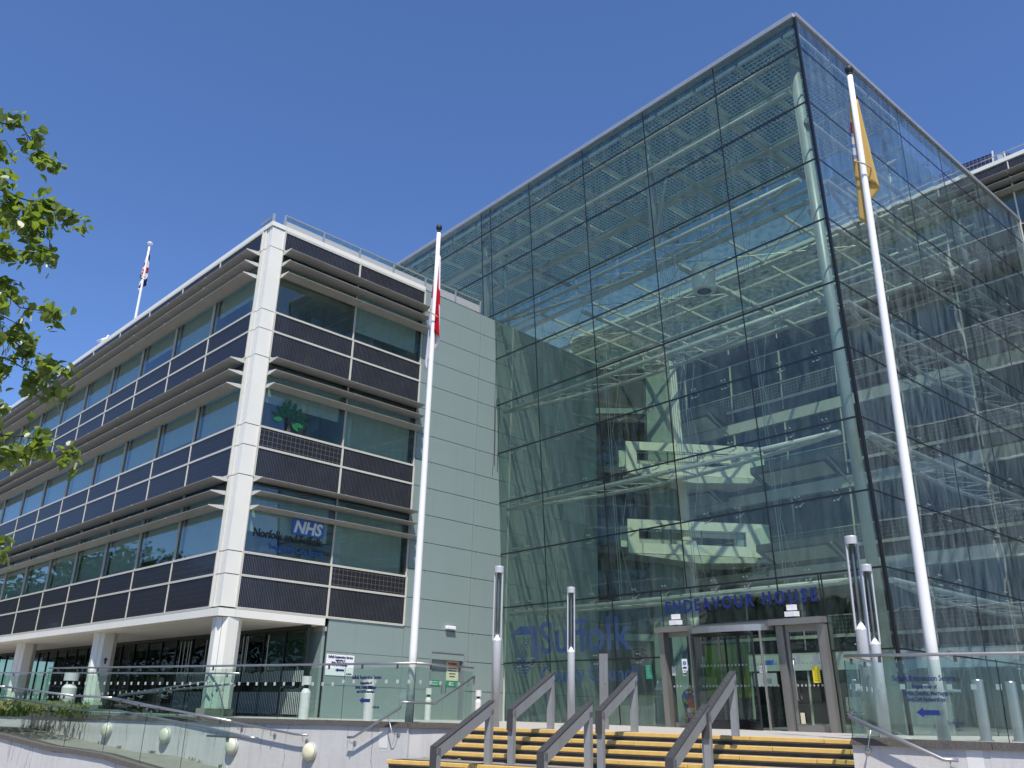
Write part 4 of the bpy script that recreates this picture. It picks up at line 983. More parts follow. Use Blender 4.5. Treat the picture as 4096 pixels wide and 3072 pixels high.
# wall signs near the service door
def regsign(name,label,fr,x0,z0,w,h,board=True,ink=NAVYINK,y=.008):
    t=thing(name,fr.P(x0+w/2,y,z0),label,'sign')
    if board: span('board',t,fr,(x0,x0+w),(y,y+.006),(z0,z0+h),WHITEP); y+=.012
    for s_,zz,sz,ww in (('Suffolk Registration Service',.83,.10,.88),('Registration of',.69,.075,.34),('Births, Deaths, Marriages',.57,.08,.62),('and Civil Partnerships',.46,.08,.52)):
        text('lettering',t,fr,(x0+w*(1-ww)/2,y,z0+h*zz),s_,sz,ink,off=.002,width=w*ww)
    mb=MB(); c=x0+w*.5
    mb.add([fr.P(c+w*a,y,z0+h*(.26+b)) for a,b in ((.16,-.045),(.16,.045),(-.06,.045),(-.06,.09),(-.16,0),(-.06,-.09),(-.06,-.045))],[(0,1,2,3,4,5,6)]); mb.build('arrow',BLUE,t)
    text('small_logo',t,fr,(x0+w*.74,y,z0+h*.06),'Suffolk',.07,ink,width=w*.2)
    return t
regsign('wall_sign','white registration service sign with blue left arrow on the grey wall',FR,u0-7.42,1.20,1.0,.60)
fg=FWALL
t=regsign('glass_sign','registration service lettering with blue arrow on the left glass balustrade',Fr(FWALL.P(1.22,.03,.0),-FWALL.ux,FWALL.uy),-.42,.25,.92,.72,False,y=.0)
t=regsign('glass_sign','registration service lettering with blue arrow on the right glass balustrade',Fr(FWALL.P(-8.95,.03,.0),-FWALL.ux,FWALL.uy),-.12,.22,.92,.72,False,y=.0)
wl_=thing('emergency_light',FR.P(u0-2.63,.05,2.93),'small white box light on the grey wall above the service door','light'); span('housing',wl_,FR,(u0-2.86,u0-2.45),(.0,.12),(2.87,2.98),WHITEP,.015); span('base_plate',wl_,FR,(u0-2.84,u0-2.47),(.0,.10),(2.84,2.868),LOUV)
n_=notice(FR,'warning_notice','cream warning notice with red heading on the service door',8.72,1.55,.52,.62,CREAM,lines(5,.4,TXTB,.09,.03),y=-.16); text('heading',n_,FR,(8.50,-.152,1.74),'WARNING',.12,REDP,off=.006,width=.44)
notice(FR,'fire_exit_notice','green fire exit notice on the left leaf of the service door',7.98,1.14,.46,.17,GRNP,lines(2,.3,WHITEP,.07,.02),y=-.16); notice(FR,'fire_exit_notice','green fire exit notice on the right leaf of the service door',8.70,1.14,.46,.17,GRNP,lines(2,.3,WHITEP,.07,.02),y=-.16)
t=thing('loose_cable',FR.P(10.1,.02,9),'dark loose cable loop hanging down the green end wall','cable')
MB().tube([FR.P(10.1,.02,14.9),FR.P(10.12,.02,11.2),FR.P(10.15,.03,9.6),FR.P(10.1,.03,8.6)],.008,5).build('strand',TXTB,t); MB().tube([FR.P(10.35,.02,8.8),FR.P(10.36,.03,11.4),FR.P(10.30,.04,11.75),FR.P(10.2,.04,11.7),FR.P(10.15,.03,11.2),FR.P(10.2,.03,9)],.012,5).build('strand',TXTB,t)
# ================================================================== rails, balustrades, posts
def dist_pt(x,y,d,z=None):
    """ground point in the direction of a picture point at distance d"""
    v=ray(x,y); h=Vector((v.x,v.y,0)).normalized()*d; h.z=z or 0; return h
def balustrade(label,pts,zt,zb,n_each=1.9,rail_r=.024,dots=None,fr=FWALL,end=True):
    """pts: list of (t,out) in the wall frame; zt,zb functions of t"""
    b=thing('glass_balustrade',fr.P(pts[0][0],pts[0][1],zb(pts[0][0])),label,'balustrade')
    for (t0,o0),(t1,o1) in zip(pts,pts[1:]):
        L=math.hypot(t1-t0,o1-o0); n=max(1,round(L/n_each))
        for i in range(n):
            a=(t0+(t1-t0)*i/n,o0+(o1-o0)*i/n); c=(t0+(t1-t0)*(i+1)/n,o0+(o1-o0)*(i+1)/n)
            g=.008/L*n
            a_=(a[0]+(c[0]-a[0])*g,a[1]+(c[1]-a[1])*g); c_=(c[0]+(a[0]-c[0])*g,c[1]+(a[1]-c[1])*g)
            nrm=Vector((-(c[1]-a[1]),c[0]-a[0])).normalized()*.006
            mb=MB(); vs=[]
            for s_ in (-1,1):
                for q in (a_,c_):
                    for z in (zb(q[0])+.01,zt(q[0])-.07): vs.append(fr.P(q[0]+nrm.x*s_,q[1]+nrm.y*s_,z))
            mb.add(vs,[(0,1,3,2),(4,6,7,5),(0,4,5,1),(2,3,7,6),(1,5,7,3),(0,2,6,4)]); mb.build('glass_panel',G_BAL,b)
            q=c_; mb=MB(); mb.tube([fr.P(c[0],c[1],zb(c[0])+.01),fr.P(c[0],c[1],zt(c[0])-.07)],.006,4); mb.build('panel_joint',BLACK,b)
            for f in (.25,.75):
                q=(a[0]+(c[0]-a[0])*f,a[1]+(c[1]-a[1])*f); MB().tube([fr.P(q[0],q[1],zt(q[0])-.10),fr.P(q[0],q[1],zt(q[0])-.02)],.022,6).build('rail_clamp',FRTOP,b)
        k=max(2,int(L/1.2)); MB().tube([fr.P(t0+(t1-t0)*i/k,o0+(o1-o0)*i/k,zt(t0+(t1-t0)*i/k)) for i in range(k+1)],rail_r,10).build('handrail',BRUSH,b,smooth=True)
        if dots:
            mb=MB(); m=int(L/.30); 
            for i in range(m):
                q=(t0+(t1-t0)*(i+.5)/m,o0+(o1-o0)*(i+.5)/m); zz=zb(q[0])+dots; d=Vector(((t1-t0)/L,(o1-o0)/L))*.035
                mb.add([fr.P(q[0]-d.x+nrm.x*1.3,q[1]-d.y+nrm.y*1.3,zz),fr.P(q[0]+d.x+nrm.x*1.3,q[1]+d.y+nrm.y*1.3,zz),fr.P(q[0]+d.x+nrm.x*1.3,q[1]+d.y+nrm.y*1.3,zz+.07),fr.P(q[0]-d.x+nrm.x*1.3,q[1]-d.y+nrm.y*1.3,zz+.07)],[(0,1,2,3)])
            mb.build('frosted_squares',DOTS,b)['kind']='stuff'
    return b
cf=lambda v: (lambda t:v)
balustrade('long glass balustrade along the plaza edge left of the steps, turning at the flagpole',[(.02,-2.0),(.02,-.13),(13.6,-.13)],cf(1.15),lambda t:.05 if t<2 else .0,dots=.72)
balustrade('glass balustrade with steel rail along the plaza edge right of the steps',[(-8.22,-1.7),(-8.22,-.13),(-26,-.13)],cf(1.17),cf(.05),dots=.66)
balustrade('second glass balustrade behind the first along the upper ramp',[(7.8,-2.1),(22,-2.1)],lin([(7.8,1.08),(22,1.16)]),lin([(7.8,.0),(17,-.4),(22,-.4)]),dots=.76)
balustrade('sloping glass balustrade on the low ramp wall at the front left',[(2.9,1.87),(7.06,1.87),(8.63,1.87),(11.82,1.87),(17.5,1.87)],lin([(2.61,-.03),(4.54,.14),(7.06,.38),(8.63,.41),(11.82,.59),(17.5,.75)]),lambda t:frc(t)+.09,1.6)
def rail(name,label,pts,r=.022,brackets=(),wallo=0.,fr=FWALL,m=None,group=None):
    t=thing(name,fr.P(*pts[0]),label,'handrail',group)
    MB().tube([fr.P(*p) for p in pts],r,10).build('rail',m or BRUSH,t,smooth=True)
    for b in brackets:                           # (t,z on rail) -> disc on wall, optional drop
        x,o,z=b[:3]; dx,dz=b[3:5] if len(b)>3 else (0,-.12)
        MB().tube([fr.P(x,o,z-.015),fr.P(x+dx*.7,o,z+dz*.9),fr.P(x+dx,o-.02,z+dz),fr.P(x+dx,wallo+.01,z+dz)],.008,6).build('bracket',BRUSH,t,smooth=True)
        MB().lathe(fr.P(x+dx,wallo+.004,z+dz),[(.045,0),(.045,.012),(.02,.02)],14,axis=fr.uy).build('bracket_plate',BRUSH,t)
    return t
rail('wall_handrail','steel handrail on the grey wall sloping down behind the ramp to the cream bulkhead light',[(10.5,.13,.42),(8.7,.13,.24),(7.0,.13,.12),(4.95,.13,-.07),(2.97,.13,-.25),(2.62,.13,-.255)],brackets=[(8.3,.13,.20),(6.1,.13,.04),(4.85,.13,-.08),(3.75,.13,-.18),(2.75,.13,-.255)])
rail('wall_handrail','steel handrail climbing the grey wall left of the steps up to the balustrade',[(1.46,.14,-.255),(1.30,.14,-.25),(.12,.14,.32),(.10,.14,.42),(-.02,-.05,.42),(-.02,-.75,.41),(-.02,-2.0,.98),(-.02,-2.0,.80)],.023,brackets=[(1.40,.14,-.26,-.02,-.10),(.42,.14,.17,-.18,-.33)])
rail('wall_handrail','steel handrail on the pale wall right of the steps, dropping to the right',[(-8.26,-.1,.42),(-8.27,.14,.34),(-9.42,.14,-.17),(-9.60,.14,-.17)],.026,brackets=[(-8.55,.14,.20,.10,-.30),(-9.5,.14,-.18,0,-.12)])
rail('ramp_handrail','lower steel handrail inside the front ramp balustrade, looping back at its lower end',[(17,1.70,.50),(11.7,1.70,.33),(8.43,1.70,.10),(7.04,1.70,.12),(3.98,1.70,-.13),(2.55,1.70,-.28),(2.42,1.66,-.29),(2.42,1.58,-.30),(2.6,1.55,-.30),(4.0,1.55,-.30)],brackets=[(3.4,1.55,-.30,0,-.06)],wallo=1.5)
rail('ramp_handrail','upper steel handrail on the rear side of the upper ramp sloping up to the right',[(12.9,-1.95,.49),(9.1,-1.95,.86),(8.8,-1.95,.87)],brackets=[(12,-1.95,.58),(10.6,-1.95,.72),(9.3,-1.95,.85)],wallo=-2.09)
rail('ramp_handrail','steel handrail on the near side of the upper ramp sloping up to the right',[(10.3,-.3,.46),(6.0,-.3,.74),(5.7,-.3,.75)],brackets=[(9.6,-.3,.50),(8.2,-.3,.59),(6.1,-.3,.73)],wallo=-.16)
# bulkhead lights on the wall
for k,(t_,z,m,lab) in enumerate(((9.99,-.37,CREAM2,'leftmost stained oval wall light beside the ramp'),(7.55,-.42,CREAM2,'second oval wall light from the left beside the ramp'),(5.08,-.56,CREAM2,'third oval wall light under the end of the ramp handrail'),(2.61,-.57,CREAM,'bright cream oval wall light at the foot of the wall handrail'))):
    t=thing('bulkhead_light',FWALL.P(t_,0,z),lab,'wall light','oval bulkhead lights on the ramp wall')
    c=FWALL.P(t_,.002,z); MB().lathe(c,[(.185,0),(.19,.03),(.18,.055)],28,axis=FWALL.uy).build('base_ring',LPOST,t,smooth=False)
    MB().lathe(c,[(.172,.056),(.165,.085),(.14,.115),(.09,.135),(.03,.143)],28,axis=FWALL.uy).build('diffuser',m,t,smooth=True)
piece('bare_patch',wleft,FWALL,(.63,.003,-.24),(.22,.003,.36),PATCH); piece('bare_patch',wright,FWALL,(-9.78,.003,-.22),(.20,.003,.36),PATCH)
span('recess_frame',wright,FWALL,(-10.9,-10.15),(.002,.02),(-.42,-.29),WHITE); span('recess',wright,FWALL,(-10.85,-10.2),(.021,.024),(-.6,-.43),DARK)
# stair handrails: square frames
def stair_frame(label,up,lo,zb_up,zt_up,zb_lo,zt_lo):
    """up, lo: ground points (world xy) of upper and lower post; box section frame"""
    u=Vector((up[0],up[1],0)); l=Vector((lo[0],lo[1],0)); d=(u-l); run=d.length; d.normalize(); w=.055
    t=thing('stair_handrail',Vector((l.x,l.y,zb_lo)),label,'handrail','square framed handrails on the steps')
    fr=Fr(l,d,d.cross(Z)); sl=(zt_up-zt_lo)/(run); th=.12
    mb=MB(); mb.box(fr,(run-.14,run-.03),(-w,w),(zb_up,zt_up-.16)); o=mb.build('post',FRPAINT,t)
    # lower post with chamfered top
    mb=MB(); mb.box(fr,(.03,.13),(-w,w),(zb_lo,zt_lo-.02)); mb.build('post',FRPAINT,t)
    mb=MB(); vs=[fr.P(x,y,z) for y in (-w,w) for x,z in ((.0,zt_lo-.024),(.0,zt_lo-.10),(.13,zt_lo-.16),(run-.03,zt_up-.22),(run-.03,zt_up-.034))]
    mb.add(vs,[(0,1,2,3,4),(9,8,7,6,5)]+[(i,i+5,(i+1)%5+5,(i+1)%5) for i in range(5)]); mb.build('rail_beam',FRPAINT,t)
    mb=MB(); vs=[fr.P(x,y,z) for y in (-w-.004,w+.004) for x,z in ((-.012,zt_lo-.018),(-.012,zt_lo+.0),(run-.02,zt_up+.0),(run-.02,zt_up-.018))]
    mb.add(vs,[(0,1,2,3),(7,6,5,4)]+[(i,(i+1)%4,(i+1)%4+4,i+4) for i in range(4)]); mb.build('rail_cap',FRTOP,t)
    mb=MB(); mb.box(fr,(-.012,-.001),(-w-.004,w+.004),(zt_lo-.36,zt_lo-.02)); mb.build('end_cap',FRTOP,t)
    mb=MB()
    for i in range(10):
        x=.15+(run-.3)*i/9; z=zt_lo+(zt_up-zt_lo)*(x+.012)/(run-.008)+.001
        for k in (0,):
            c=fr.P(x,0,z); mb.lathe(c,[(.009,0),(.006,.005)],8)
    mb.build('rail_screws',BRUSH,t)['kind']='stuff'
    mb=MB()
    for z in (zb_up+.1,(zb_up+zt_up)/2-.1):
        for y in (-.035,.035): mb.lathe(fr.P(run-.142,y,z),[(.008,0),(.004,.004)],6,axis=-d)
    mb.build('post_screws',BRUSH,t)['kind']='stuff'
    return t
bk=D(30)
def sf(label,upw,run,zs):
    u=Vector((upw[0],upw[1],0))+bk*.06; l=u-bk*(run+.12); stair_frame(label,u,l,*zs)
UZ=(0.,1.03,-.56,.34)
sf('handrail of the upper flight farthest left, next to the first light column',(.91,17.78),1.54,UZ)
sf('middle handrail of the upper flight',(2.39,16.9),1.54,UZ)
sf('handrail of the upper flight in front of the revolving door',(3.85,15.42),1.54,UZ)
LZ=(-.56,.475,-1.12,-.24)
sf('handrail of the lower flight farthest left, its post on the landing',(-.235,16.05),1.62,LZ)
sf('middle handrail of the lower flight',(1.39,15.14),1.62,LZ)
sf('right hand handrail of the lower flight nearest the doors',(3.09,14.17),1.62,LZ)
# white painted flagpoles
def flagpole(label,base,h,r0,r1,cap,group=None,belt=True):
    t=thing('flagpole',base,label,'flagpole',group)
    MB().tube([base+Z*h*i/8 for i in range(9)],[r0+(r1-r0)*i/8 for i in range(9)],16).build('pole',POLE,t,smooth=True)
    if cap=='ball': MB().lathe(base+Z*h,[(r1*.7,0),(r1*.8,.05),(.03,.07),(.062,.10),(.076,.15),(.062,.20),(.03,.225),(.01,.25)],18).build('finial',DARK,t,smooth=True)
    else: MB().lathe(base+Z*h,[(r1,0),(r1,.06),(.15,.09),(.16,.13),(.10,.19),(.02,.21)],18).build('finial',POLE,t,smooth=True)
    return t
pl=dist_pt(1636,2888,18.35,.0); pr=dist_pt(3777,2951,14.3,.0); 
hl=11.05;hr=11.45
flagpole('tall white flagpole left of centre rising from the balustrade corner',pl,hl,.085,.048,'ball','white flagpoles in front of the building')
flagpole('tall white flagpole at the right carrying the yellow flag',pr,hr,.088,.048,'ball','white flagpoles in front of the building')
rp=onplane(540,1282,FL.P(0,-3.2,0),FL.uy); rp.z=14.95; tp=onplane(601,972,FL.P(0,-3.2,0),FL.uy)
flagpole('thin white flagpole on the roof of the left wing',rp,tp.z-14.95-.15,.085,.05,'cap')
def flag(name,label,pole,ztop,h,W,mats,pat,seed,amp=.10,spread=.13,az=0.,rp_=.06):
    """limp flag: hoist along the pole, the fly hanging down in folds"""
    rnd=random.Random(seed); nu,nv=26,22; me=[];ph=[rnd.uniform(0,6.28) for _ in range(4)]
    t=thing(name,pole+Z*(ztop-h),label,'flag')
    dx=D(az);dy=D(az+90); vs=[]
    for j in range(nv+1):
        v=j/nv
        for i in range(nu+1):
            u=i/nu
            a=u*W
            # folded: horizontal travel is small and oscillates, the cloth drops instead
            f=math.sin(u*9.5+ph[0]+v*1.1)*amp*min(1,u*4+.08)*(.35+.65*v)+ (u*spread*(1 if (seed%2) else -1))*(.2+.8*v)
            g=math.cos(u*9.5+ph[1]+v*.8)*amp*.8*min(1,u*4+.05)*(.35+.65*v)
            z=ztop-v*h-a*.42*(1-.18*math.cos(u*3))*(.25+.75*v)-.02*math.sin(u*20+v*5)
            vs.append(pole+dx*(f+rp_*(1 if f>0 else 1)*.6)+dy*(g-rp_*.9)+Z*z)
    fs=[];ms=[]
    for j in range(nv):
        for i in range(nu):
            a=j*(nu+1)+i; fs.append((a,a+1,a+nu+2,a+nu+1)); ms.append(pat((i+.5)/nu,(j+.5)/nv))
    o=bpy.data.meshes.new(name); org=pole+Z*(ztop-h); o.from_pydata([p-org for p in vs],[],fs)
    for m in mats:o.materials.append(m)
    o.polygons.foreach_set('material_index',ms); o.polygons.foreach_set('use_smooth',[True]*len(fs)); o.update()
    ob=link(bpy.data.objects.new('cloth',o),t,Matrix.Translation(org))
    so=ob.modifiers.new('thickness','SOLIDIFY'); so.thickness=.004
    mb=MB(); c=pole+Z*(ztop-h*.95); r=.13
    mb.tube([c+Vector((r*math.cos(q*.9),r*math.sin(q*.9)-.02,.22*math.cos(q*.45))) for q in range(8)],.014,6); mb.build('rope_tie',ROPE,t,smooth=True)
    return t
def cloth(name,col):
    m=bpy.data.materials.new(name); m.use_nodes=True; t=m.node_tree; t.nodes.clear(); o=N(t,'ShaderNodeOutputMaterial'); d=N(t,'ShaderNodeBsdfDiffuse'); r=N(t,'ShaderNodeBsdfTranslucent')
    d.inputs[0].default_value=(*col,1); r.inputs[0].default_value=(*col,1); x=N(t,'ShaderNodeMixShader'); x.inputs[0].default_value=.3
    t.links.new(d.outputs[0],x.inputs[1]); t.links.new(r.outputs[0],x.inputs[2]); t.links.new(x.outputs[0],o.inputs[0]); return m
ROPE=mat('rope',(.42,.34,.22),.8); FW_=cloth('flag_white',(.78,.76,.78)); FR_=cloth('flag_red',(.50,.015,.03)); FY=cloth('flag_yellow',(.62,.43,.15)); FBL=cloth('flag_blue',(.015,.02,.10)); FLB=cloth('flag_sky_blue',(.22,.32,.62)); FMAR=cloth('flag_maroon',(.32,.03,.07))
flag('hanging_flag','white flag with a red cross hanging limp from the left of centre pole',pl,hl-.45,1.7,2.9,[FW_,FR_],lambda u,v:1 if abs(u-.45)<.07 or abs(v-.5)<.10 else 0,4,.175,.03,96,.04)
flag('hanging_flag','yellow flag with a maroon and blue emblem hanging limp from the right pole',pr,hr-.42,1.55,2.5,[FY,FMAR,FW_,FLB],lambda u,v:0 if not (.04<u<.32 and .28<v<.72) else (1 if v<.42 else (2 if int(v*22)%3 else 3)),7,.165,.02,92,.03)
flag('hanging_flag','dark blue, red and white flag hanging limp from the roof pole',rp,tp.z-14.95-.5,1.5,2.0,[FBL,FR_,FW_],lambda u,v:1 if abs(v-.5)<.09 or abs(u-.5)<.07 else (2 if abs(v-.5)<.17 or abs(u-.5)<.13 or abs(abs(u-.5)-abs(v-.5))<.08 else 0),3,.17,.03,92,.03)
# light columns
def light_column(label,p,h,r):
    t=thing('light_column',p,label,'light column','grey light columns on the plaza')
    hb=h*.52
    MB().lathe(p,[(r,0),(r,hb),(r*.97,hb+.02)],20).build('shaft',LPOST,t,smooth=True)
    MB().lathe(p+Z*(hb+.02),[(r*.9,0),(r*.55,.05),(.012,.13)],16).build('cone',POLE,t)
    for s_ in (-1,1): MB().box(Fr(p,D(100),D(190)),(s_*r*.92-.014,s_*r*.92+.014),(-.03,.03),(hb,h-.13)).build('side_bar',LPOST,t)
    MB().lathe(p,[(r*.55,hb+.15),(r*.55,h-.14)],16).build('lamp_tube',G_LAMP,t,smooth=True)
    MB().tube([p+Z*(hb+.1),p+Z*(h-.14)],.02,8).build('lamp_core',LPOST,t)
    MB().lathe(p,[(r*1.12,h-.14),(r*1.12,h-.02),(r*1.05,h)],20).build('top_cap',LPOST,t)
light_column('grey light column at the left end of the steps, against the green wall',dist_pt(1979,2905,18.6),3.18,.090)
light_column('shorter looking grey light column in front of the blue lettering',dist_pt(2285,2905,21.9),3.22,.088)
light_column('tall grey light column at the right beside the flagpole, nearer of the pair',dist_pt(3495,2945,15.9),3.24,.098)
light_column('grey light column standing close behind its taller neighbour at the right',dist_pt(3545,2945,18.9),3.22,.096)
# bollards
def bollard(label,p,h,r):
    t=thing('bollard',p,label,'bollard','white lamp bollards on the plaza')
    MB().lathe(p,[(r,0),(r,h*.62),(r*.62,h*.72),(r*.5,h*.72)],20).build('body',BOLL,t,smooth=False); MB().lathe(p,[(r*.45,h*.72),(r*.45,h*.80)],12).build('lamp',DARK,t); MB().lathe(p,[(r*.98,h*.80),(r*.98,h)],20).build('hood',BOLL,t)
bollard('white lamp bollard behind the balustrade nearest the wing glazing',dist_pt(1212,2880,22.4),.98,.115)
bollard('white lamp bollard behind the balustrade beside the blue arrow lettering',dist_pt(1470,2884,21.4),.98,.115)
bollard('small white lamp bollard by the service door behind the handrail',dist_pt(1709,2880,29.5),.95,.10)
bollard('small white lamp bollard just left of the first light column',dist_pt(1910,2885,29.5),.93,.10)
bollard('white lamp bollard far left behind the ramp rails between the columns',dist_pt(262,2835,29),1.05,.2)
for x,d,lab in ((3945,18.6,'brushed steel bollard behind the right balustrade, left of the pair'),(4078,19.4,'brushed steel bollard at the right edge behind the balustrade')):
    p=dist_pt(x,2952,d); t=thing('steel_bollard',p,lab,'bollard','steel bollards at the right'); MB().lathe(p,[(.095,0),(.095,1.02),(.085,1.035)],18).build('tube',BRUSH,t,smooth=False); MB().lathe(p,[(.13,0),(.13,.02)],18).build('base_plate',BRUSH,t)
p=dist_pt(2418,2900,19.5); t=thing('brown_post',p,'short dark brown post standing on the plaza behind the middle handrails','post'); MB().box(Fr(p,D(100),D(190)),(-.09,.09),(-.09,.09),(0,1.5)).build('post_body',BRONZE,t); MB().box(Fr(p,D(100),D(190)),(.02,.06),(.091,.10),(.9,1.35)).build('metal_strip',BRUSH,t)
# gulls on the roof edge
GW=mat('gull_white',(.8,.8,.8),.6,var=.03); GG=mat('gull_grey',(.30,.32,.35),.6,var=.05); GY=mat('gull_yellow',(.7,.45,.05),.5)
def gull(label,p,az):
    t=thing('gull',p,label,'gull','gulls on the roof edge'); f=D(az); s_=D(az+90)
    mb=MB(); pts=[(-.34,.13,.01),(-.24,.15,.035),(-.1,.17,.075),(.04,.20,.085),(.13,.25,.065),(.16,.31,.045),(.18,.36,.05),(.205,.385,.048),(.24,.38,.02)]
    mb.tube([p+f*a+Z*b for a,b,c in pts],[c for a,b,c in pts],12); mb.build('body',GW,t,smooth=True)
    for q in (-1,1):
        mb=MB(); mb.add([p+s_*q*.07+f*.06+Z*.24,p+s_*q*.09+f*-.05+Z*.15,p+s_*q*.05-f*.30+Z*.13,p+s_*q*.06-f*.22+Z*.20,p+s_*q*.05-f*.0+Z*.27],[(0,1,2,3,4)]); mb.build('wing',GG,t)
        MB().tube([p+s_*q*.03+f*.01+Z*.13,p+s_*q*.03+f*.01],.007,5).build('leg',GY,t); 
        mb=MB(); mb.add([p+s_*q*.03-f*.01+Z*.003,p+s_*q*.01+f*.06+Z*.003,p+s_*q*.055+f*.06+Z*.003],[(0,1,2)]); mb.build('foot',GY,t)
    MB().tube([p+f*.24+Z*.38,p+f*.30+Z*.365],[.012,.003],6).build('bill',GY,t)
g=onplane(414,1362,FL.P(0,-.1,0),FL.uy); g.z=15.12; gull('white gull standing on the roof edge right of the branches',g,100)
g=onplane(20,1652,FL.P(0,-.1,0),FL.uy); g.z=15.12; gull('white gull on the roof edge at the far left of the picture',g,60)
# ================================================================== planting
LM=cloth('shrub_leaf',(.09,.12,.035)); LM2=cloth('flower_yellow',(.28,.30,.13)); LDK=cloth('bg_leaf',(.05,.09,.022))
def tuft(name,label,cells,n,h,m,leafw=.02):
    mb=MB()
    for _ in range(n):
        c=random.choice(cells); p=Vector(c)+Vector((random.uniform(-1,1)*.8,random.uniform(-1,1)*.5,0)); l=h*random.uniform(.55,1.1); a=random.uniform(0,6.28)
        d=Vector((math.cos(a),math.sin(a),0))*random.uniform(.05,.45); w=d.cross(Z).normalized()*leafw
        mb.add([p-w*.5,p+w*.5,p+Z*l*.6+d*l*.4+w,p+Z*l+d*l*.9,p+Z*l*.6+d*l*.4-w],[(0,1,2,3,4)])
        if random.random()<.5:
            for k in range(3):
                q=p+Z*l*random.uniform(.8,1.2)+d*l*.5+Vector((random.gauss(0,.02),random.gauss(0,.02),0)); r=.02
                mb.add([q+Vector((-r,0,-r)),q+Vector((r,0,-r)),q+Vector((r,.01,r)),q+Vector((-r,-.01,r))],[(0,1,2,3)],1)
    return tag(mb.build(name,m),label,'plants',kind='stuff')
cells=[tuple(dist_pt(x,2835,d,-.1)) for x in range(-60,235,22) for d in (26.5,27.5,28.5)]
tuft('flower_bed','bed of yellow green flowering plants behind the ramp rails at the far left',cells,2400,.30,[LM,LM2])
# ------------------------------------------------------------------ the lime tree at the left edge
def leafmat(name,col,tr):
    m=bpy.data.materials.new(name); m.use_nodes=True; t=m.node_tree; t.nodes.clear(); o=N(t,'ShaderNodeOutputMaterial')
    oi=N(t,'ShaderNodeObjectInfo'); geo=N(t,'ShaderNodeNewGeometry'); n=N(t,'ShaderNodeTexNoise',Scale=9.,Detail=2.); t.links.new(geo.outputs['Position'],n.inputs[0])
    c=mixc(t,n.outputs[0],tuple(x*.55 for x in col),tuple(x*1.45 for x in col))
    d=N(t,'ShaderNodeBsdfDiffuse'); r=N(t,'ShaderNodeBsdfTranslucent'); t.links.new(c,d.inputs[0]); c2=mixc(t,n.outputs[0],tuple(x*.6 for x in tr),tuple(x*1.4 for x in tr)); t.links.new(c2,r.inputs[0])
    x=N(t,'ShaderNodeMixShader'); x.inputs[0].default_value=.48; g=N(t,'ShaderNodeBsdfGlossy'); g.inputs['Roughness'].default_value=.42; g.inputs[0].default_value=(.6,.6,.6,1)
    y=N(t,'ShaderNodeMixShader'); y.inputs[0].default_value=.07
    t.links.new(d.outputs[0],x.inputs[1]); t.links.new(r.outputs[0],x.inputs[2]); t.links.new(x.outputs[0],y.inputs[1]); t.links.new(g.outputs[0],y.inputs[2]); t.links.new(y.outputs[0],o.inputs[0]); return m
LF=leafmat('lime_leaf',(.105,.155,.025),(.30,.42,.045)); LB=leafmat('lime_bract',(.30,.34,.09),(.5,.55,.12)); BARK=mat('bark',(.06,.05,.04),.9,var=.3,scale=9,bump=.6)
def leafmesh(sz,fold,m):
    k=('leaf',round(sz,3),fold,m.name)
    if k in BM:return BM[k]
    pts=[(0,-.5),(.30,-.42),(.46,-.12),(.40,.18),(.16,.42),(0,.62)]
    vs=[(0,-.42*sz,0),(0,0,0),(0,.62*sz,-.05*sz)]; 
    R=[(x*sz,y*sz,fold*abs(x)*sz) for x,y in pts[1:-1]]; Lf=[(-x,y,z) for x,y,z in R]
    vs=[(0,-.40*sz,0)]+R+[(0,.62*sz,-.06*sz)]+Lf[::-1]+[(0,.05*sz,0)]
    me=bpy.data.meshes.new('leaf'); n=len(vs)-1
    me.from_pydata(vs,[],[(i,(i+1)%n,n) for i in range(n)]); me.materials.append(m); BM[k]=me; return me
tree=thing('lime_tree',Vector((-7.9,5.9,GZ)),'lime tree with yellow green leaves reaching in from the left edge','tree')
trunk=Vector((-7.9,5.9,GZ))
mb=MB(); mb.tube([trunk+Vector((.02*i*math.sin(i),.05*i,.9*i)) for i in range(10)],[.24-.018*i for i in range(10)],12); mb.build('trunk',BARK,tree,smooth=True)
def lp(x,y,d): v=ray(x,y); return Vector((0,0,CAMZ))+v*(d/math.hypot(v.x,v.y))
boughs=[([(-260,520),(-60,500),(0,490),(90,510),(150,600),(212,695)],8.2,70,1),([(-200,640),(-40,600),(20,560),(60,620)],8.6,34,1),
 ([(-260,820),(-80,770),(0,745),(70,790),(150,812),(240,850),(310,868)],8.0,74,1),([(40,790),(90,830),(125,880),(160,930),(202,964)],8.0,30,0),([(-160,780),(0,850),(30,860)],8.5,30,1),
 ([(-260,980),(-90,960),(0,960),(60,1000),(130,1010),(188,1055)],7.9,66,1),([(-120,1040),(0,1110),(60,1130),(100,1155)],8.3,40,1),
 ([(-240,1120),(-40,1150),(20,1170),(80,1230),(150,1240),(205,1262),(250,1312)],7.7,52,1),([(-200,1240),(-60,1260),(0,1260),(60,1290),(120,1310)],8.2,55,1),
 ([(-240,1330),(-60,1330),(20,1330),(90,1395),(160,1440),(210,1458),(250,1468)],7.8,80,1),([(20,1430),(90,1470),(170,1500),(225,1535),(262,1558)],7.9,55,1),([(-180,1400),(-40,1450),(10,1480),(40,1510)],8.4,40,1),
 ([(-260,1740),(-60,1735),(0,1740),(90,1745),(170,1765),(235,1790),(312,1828)],7.4,74,1),([(-160,1780),(0,1800),(40,1850),(75,1880)],7.6,40,1),([(-160,2150),(-40,2170),(0,2180),(50,2235)],7.3,26,1),
 ([(-300,400),(-200,380),(-120,420)],8.5,20,1),([(-400,900),(-300,860),(-180,900)],8.4,30,1),([(-400,1500),(-300,1450),(-150,1550)],8.0,30,1)]
cnt=0; stuffmb=MB(); twig=MB(); rnd=random.Random(11)
